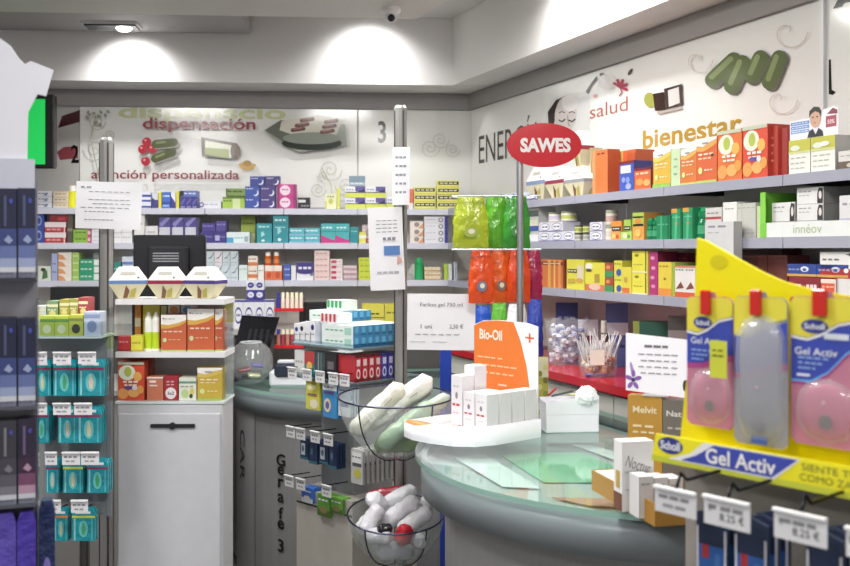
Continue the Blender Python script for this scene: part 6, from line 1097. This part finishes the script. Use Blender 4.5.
u0, u1 = bp(658, 0)[0], bp(683, 0)[0]; b.ell((u0+u1)/2, zb0+H*.62, (u1-u0)/2, H*.33, mat('#27348c'), -.0706); b.text('Scholl', (u0+u1)/2, zb0+H*.62, H*.34, mat('#eef0f6'), -.0711, w=(u1-u0)*.78, bold=.03)
u0, u1 = bp(706, 0)[0], bp(776, 0)[0]; b.text('Gel Activ', (u0+u1)/2, zb0+H*.52, H*.58, mat('#f4f2ee'), -.0713, w=(u1-u0), bold=.02)
u0 = bp(802, 0)[0]; b.text('SIENTE TUS', u0, zb0+H*.74, H*.25, mat('#8a8a2c'), -.0713, left=True, w=.098); b.text('COMO ZAP', u0-.003, zb0+H*.38, H*.25, mat('#8a8a2c'), -.0713, left=True, w=.092); b.build('lettered_band', t)
b = MB(); u0 = SF.u(690, -.02); b.box(u0, .0065, 0, ue, .16, zb0-.004 , mat('#7f7b76')); b.rect(u0+.0, .9, ue, .905, mat('#3c3a38'), .006); b.build('body', t)
b = MB(); b.box(u0+.005, -.0, zb0-.32, ue, .006, zb0-.006, mat('#a09a92')); b.build('peg_panel', t)
for px in (739, 793): 
    b = MB(); u, z = sq(px if px != 739 else 725, 300, 0); b.ell(u, z, .0055, .0055, mat('#d24a2c'), -.0008); b.ell(u, z, .0028, .0028, mat('#e9a08a'), -.0012); b.build('red_dot', t)
def insole_pack(w, h, kind):
    t = link('insole_pack', None); c = mat('#b9788f', 'plastic') if kind != 'clear' else mat('#94929a', 'plastic')
    b = MB(); r_ = .008; b.prism([(r_,0), (w-r_,0), (w,r_), (w,h-r_), (w-r_,h), (w*.62,h), (w*.6,h+.008), (w*.4,h+.008), (w*.38,h), (r_,h), (0,h-r_), (0,r_)], 0, .002, c)
    y = -.0006
    if 1:
        b.poly([(.001,h*.40), (w*.3,h*.40), (w*.55,h*.47), (w*.8,h*.6), (w-.001,h*.66), (w-.001,h*.80), (.001,h*.72)] if kind == 'wide' else [(.001,h*.44), (w*.35,h*.45), (w*.7,h*.5), (w-.001,h*.52), (w-.001,h*.82), (.001,h*.72)], mat('#b53a8c'), y)
        b.poly([(.001,h*.43), (w*.3,h*.43), (w*.55,h*.5), (w*.8,h*.63), (w-.001,h*.69), (w-.001,h*.84), (.001,h*.72)] if kind == 'wide' else [(.001,h*.48), (w*.35,h*.49), (w*.7,h*.55), (w-.001,h*.57), (w-.001,h*.84), (.001,h*.72)], mat('#2f45b4'), y-.0003)
        if kind == 'wide': b.poly([(.001,h*.42), (w*.3,h*.42), (w*.55,h*.49), (w*.8,h*.62), (w-.001,h*.68), (w-.001,h*.695), (w*.8,h*.635), (w*.55,h*.505), (w*.3,h*.435), (.001,h*.435)], mat('#5cb0ee'), y-.0006)
    b.poly([(.001,h*.74), (w*.25,h*.72), (w*.45,h*.76), (w*.7,h*.83), (w-.001,h*.86), (w-.001,h-.009), (w-r_,h-.001), (r_,h-.001), (.001,h-r_)], mat('#e9dc1c'), y-.0009)
    if kind != 'clear': b.poly([(.001,h*.735), (w*.25,h*.715), (w*.45,h*.755), (w*.7,h*.825), (w-.001,h*.855), (w-.001,h*.84), (w*.7,h*.81), (w*.45,h*.735), (w*.25,h*.7), (.001,h*.715)], mat('#f0f0ee'), y-.001)
    b.build('card', t)
    b = MB()
    if kind != 'clear':
        b.ell(w*.36, h*.80, w*.2, h*.048, mat('#27348c'), y-.0015); b.text('Scholl', w*.36, h*.80, h*.04, mat('#eef0f6'), y-.002, w=w*.3, bold=.02)
        b.text('Gel Activ', w*.44 if kind != 'wide' else w*.38, h*.66 if kind != 'wide' else h*.63, h*.05, mat('#e9ecf6'), y-.0021, w=w*(.66 if kind != 'wide' else .62), bold=.01)
        for k in range(3): b.lines(w*.12, w*(.6-.1*k), h*(.58-.035*k), h*.012, mat('#8fb4ea'), y-.0021, k, 4)
        if kind == 'wide': b.rect(w*.5, h*.72, w*.85, h*.76, mat('#dfe6f2'), y-.0021); b.lines(w*.1, w*.4, h*.46, h*.016, mat('#e6eefa'), y-.0021, 1, 1)
    else: b.rect(w*.38, h*.02, w*.68, h*.075, mat('#3058b8'), y-.008)
    b.build('lettering', t)
    # moulded blister with the gel insole in it
    prof = ((.05,.15,.30), (.10,.34,.36), (.2,.40,.38), (.3,.38,.38), (.4,.32,.36)) if kind != 'clear' else ((.0,.1,0), (.06,.34,0), (.18,.42,0), (.35,.4,0), (.55,.44,0), (.75,.42,0), (.84,.3,0), (.88,.1,0))
    vs = []; fs = []; n = 10; zz = [(p_[0], p_[1]) for p_ in prof]; dep = .012 if kind != 'clear' else .02
    if kind != 'clear': zz = [(.02,.08), (.06,.3), (.14,.41), (.24,.43), (.34,.39), (.42,.26), (.45,.08)]
    for j, (q, hw) in enumerate(zz):
        e = math.sin(math.pi*(j+.35)/(len(zz)-.3))
        for i in range(n+1): a = math.pi*i/n; vs.append((w*.52-w*hw*math.cos(a)*1.04, -dep*e*math.sin(a)**.6, h*q))
    fs = [(j*(n+1)+i, j*(n+1)+i+1, (j+1)*(n+1)+i+1, (j+1)*(n+1)+i) for j in range(len(zz)-1) for i in range(n)]
    b = MB(); b.add(vs, fs, mat('#f0e4ea' if kind != 'clear' else '#e9eaee', 'film'), True); b.build('blister', t)
    b = MB(); sc = .86; vs2 = [(w*.52+(x-w*.52)*sc, y*.6-.001, z if 0 else h*.235+(z-h*.235)*sc if kind != 'clear' else h*.44+(z-h*.44)*.93) for x, y, z in vs]; b.add(vs2, fs, mat('#cf6c90' if kind != 'clear' else '#a3a2ae', 'gel'), True)
    b.build('gel_insole', t)
    b = MB(); b.ell(w*.55, h*(.17 if kind != 'clear' else .14), w*.1, w*.1, mat('#6a5a60' if kind != 'clear' else '#7f808a'), -dep*.66-.001); b.ell(w*.52, h*.3 if kind != 'clear' else h*.4, w*.03, w*.03, mat('#d9a3b8'), -dep*.66-.001); b.build('heel_dot', t)
    b = MB(); b.box(w*.36, -.012, h-.030, w*.56, -.003, h+.012, mat('#c3241c', 'gloss'), bevel=.002); b.build('hanging_clip', t); return t
for x0, x1, yt, yb, o, k, l in ((687,735,297,427,.022,'std','insole pack with pink gel, yellow sticker and blue card, leftmost on the stand'), (734,789,297,446,.03,'clear','clear grey insole pack, middle one on the yellow stand'), (791,862,297,447,.022,'wide','insole pack with pink gel and sky blue edge, rightmost on the stand')):
    u0, u1 = SF.u(x0, o), SF.u(x1, o); um = (u0+u1)/2; zl, zh = SF.z(yb, um, o), SF.z(yt, um, o); q = insole_pack(u1-u0-.002, zh-zl, k); q.location = SF.P(u0, o, zl); q.rotation_euler = (0,0,SF.a); tag(q, l, 'insole')
    if k == 'std': b = MB(); w = u1-u0; h = zh-zl; b.box(w*.66, -.0045-.02, h*.40, w*1.0, -.003-.02, h*.68, mat('#d6dc1e')); b.lines(w*.72, w*.95, h*.6, .003, mat('#6a6a20'), -.0255, 1, 2); b.lines(w*.72, w*.95, h*.56, .003, mat('#6a6a20'), -.0255, 2, 2); b.build('price_sticker', q)
# lower hooks, tags and blue packs
for i, (tx0, tx1, ty, th_, txt) in enumerate(((655,696,491,24,None), (704,750,501,27,'8.25 €'), (774,827,515,28,'8.25 €'), (846,880,532,28,'8.25 €'))):
    o = .19; u0, u1 = SF.u(tx0, o), SF.u(tx1, o); um = (u0+u1)/2; Yt = SF.P(um, o, 0).y; z = SF.z(ty+th_/2, um, o); tag_part(t, um, z, u1-u0, th_*Yt/F, -o, 0, i, txt)
    b = MB(); b.tube([(um, 0, z+.035), (um, -o+.03, z+.032), (um, -o+.015, z+.045), (um, -o+.002, z+.02)], .0028, mat('#1c1c20', 'metal'), 8); b.build('hook', t)
    for q in range(3):
        b = MB(); w = .056; h = .26; b.prism([(0,0), (w,0), (w,h-.008), (w*.5,h), (0,h-.008)], 0, .008, mat('#2a3550')); b.rect(.001, .001, w-.001, h-.03, mat('#dcdce2'), -.0003); b.rect(w*.08, .01, w*.92, h-.012, mat('#1d5aa8'), -.0005); b.rect(w*.08, h*.78, w*.92, h-.012, mat('#1c2a48'), -.0008); b.rect(w*.2, h*.7, w*.42, h*.78, mat('#b0242c'), -.0008); b.rect(w*.3, .02, w*.7, h*.42, mat('#5cb0e0'), -.0008); b.rect(w*.62, h*.5, w*.8, h*.74, mat('#3a70b8'), -.001)
        ob = b.build('footcare_pack', t if 0 else None, SF.P(um-.031+(.035 if i == 0 else .012), o-.05-q*.03, z-.272), SF.a); tag(ob, 'blue foot-care pack, '+('front','second','third','rear')[q]+' on the '+('leftmost','second','third','rightmost')[i]+' hook under the yellow band', 'packet', 'blue foot-care packs')
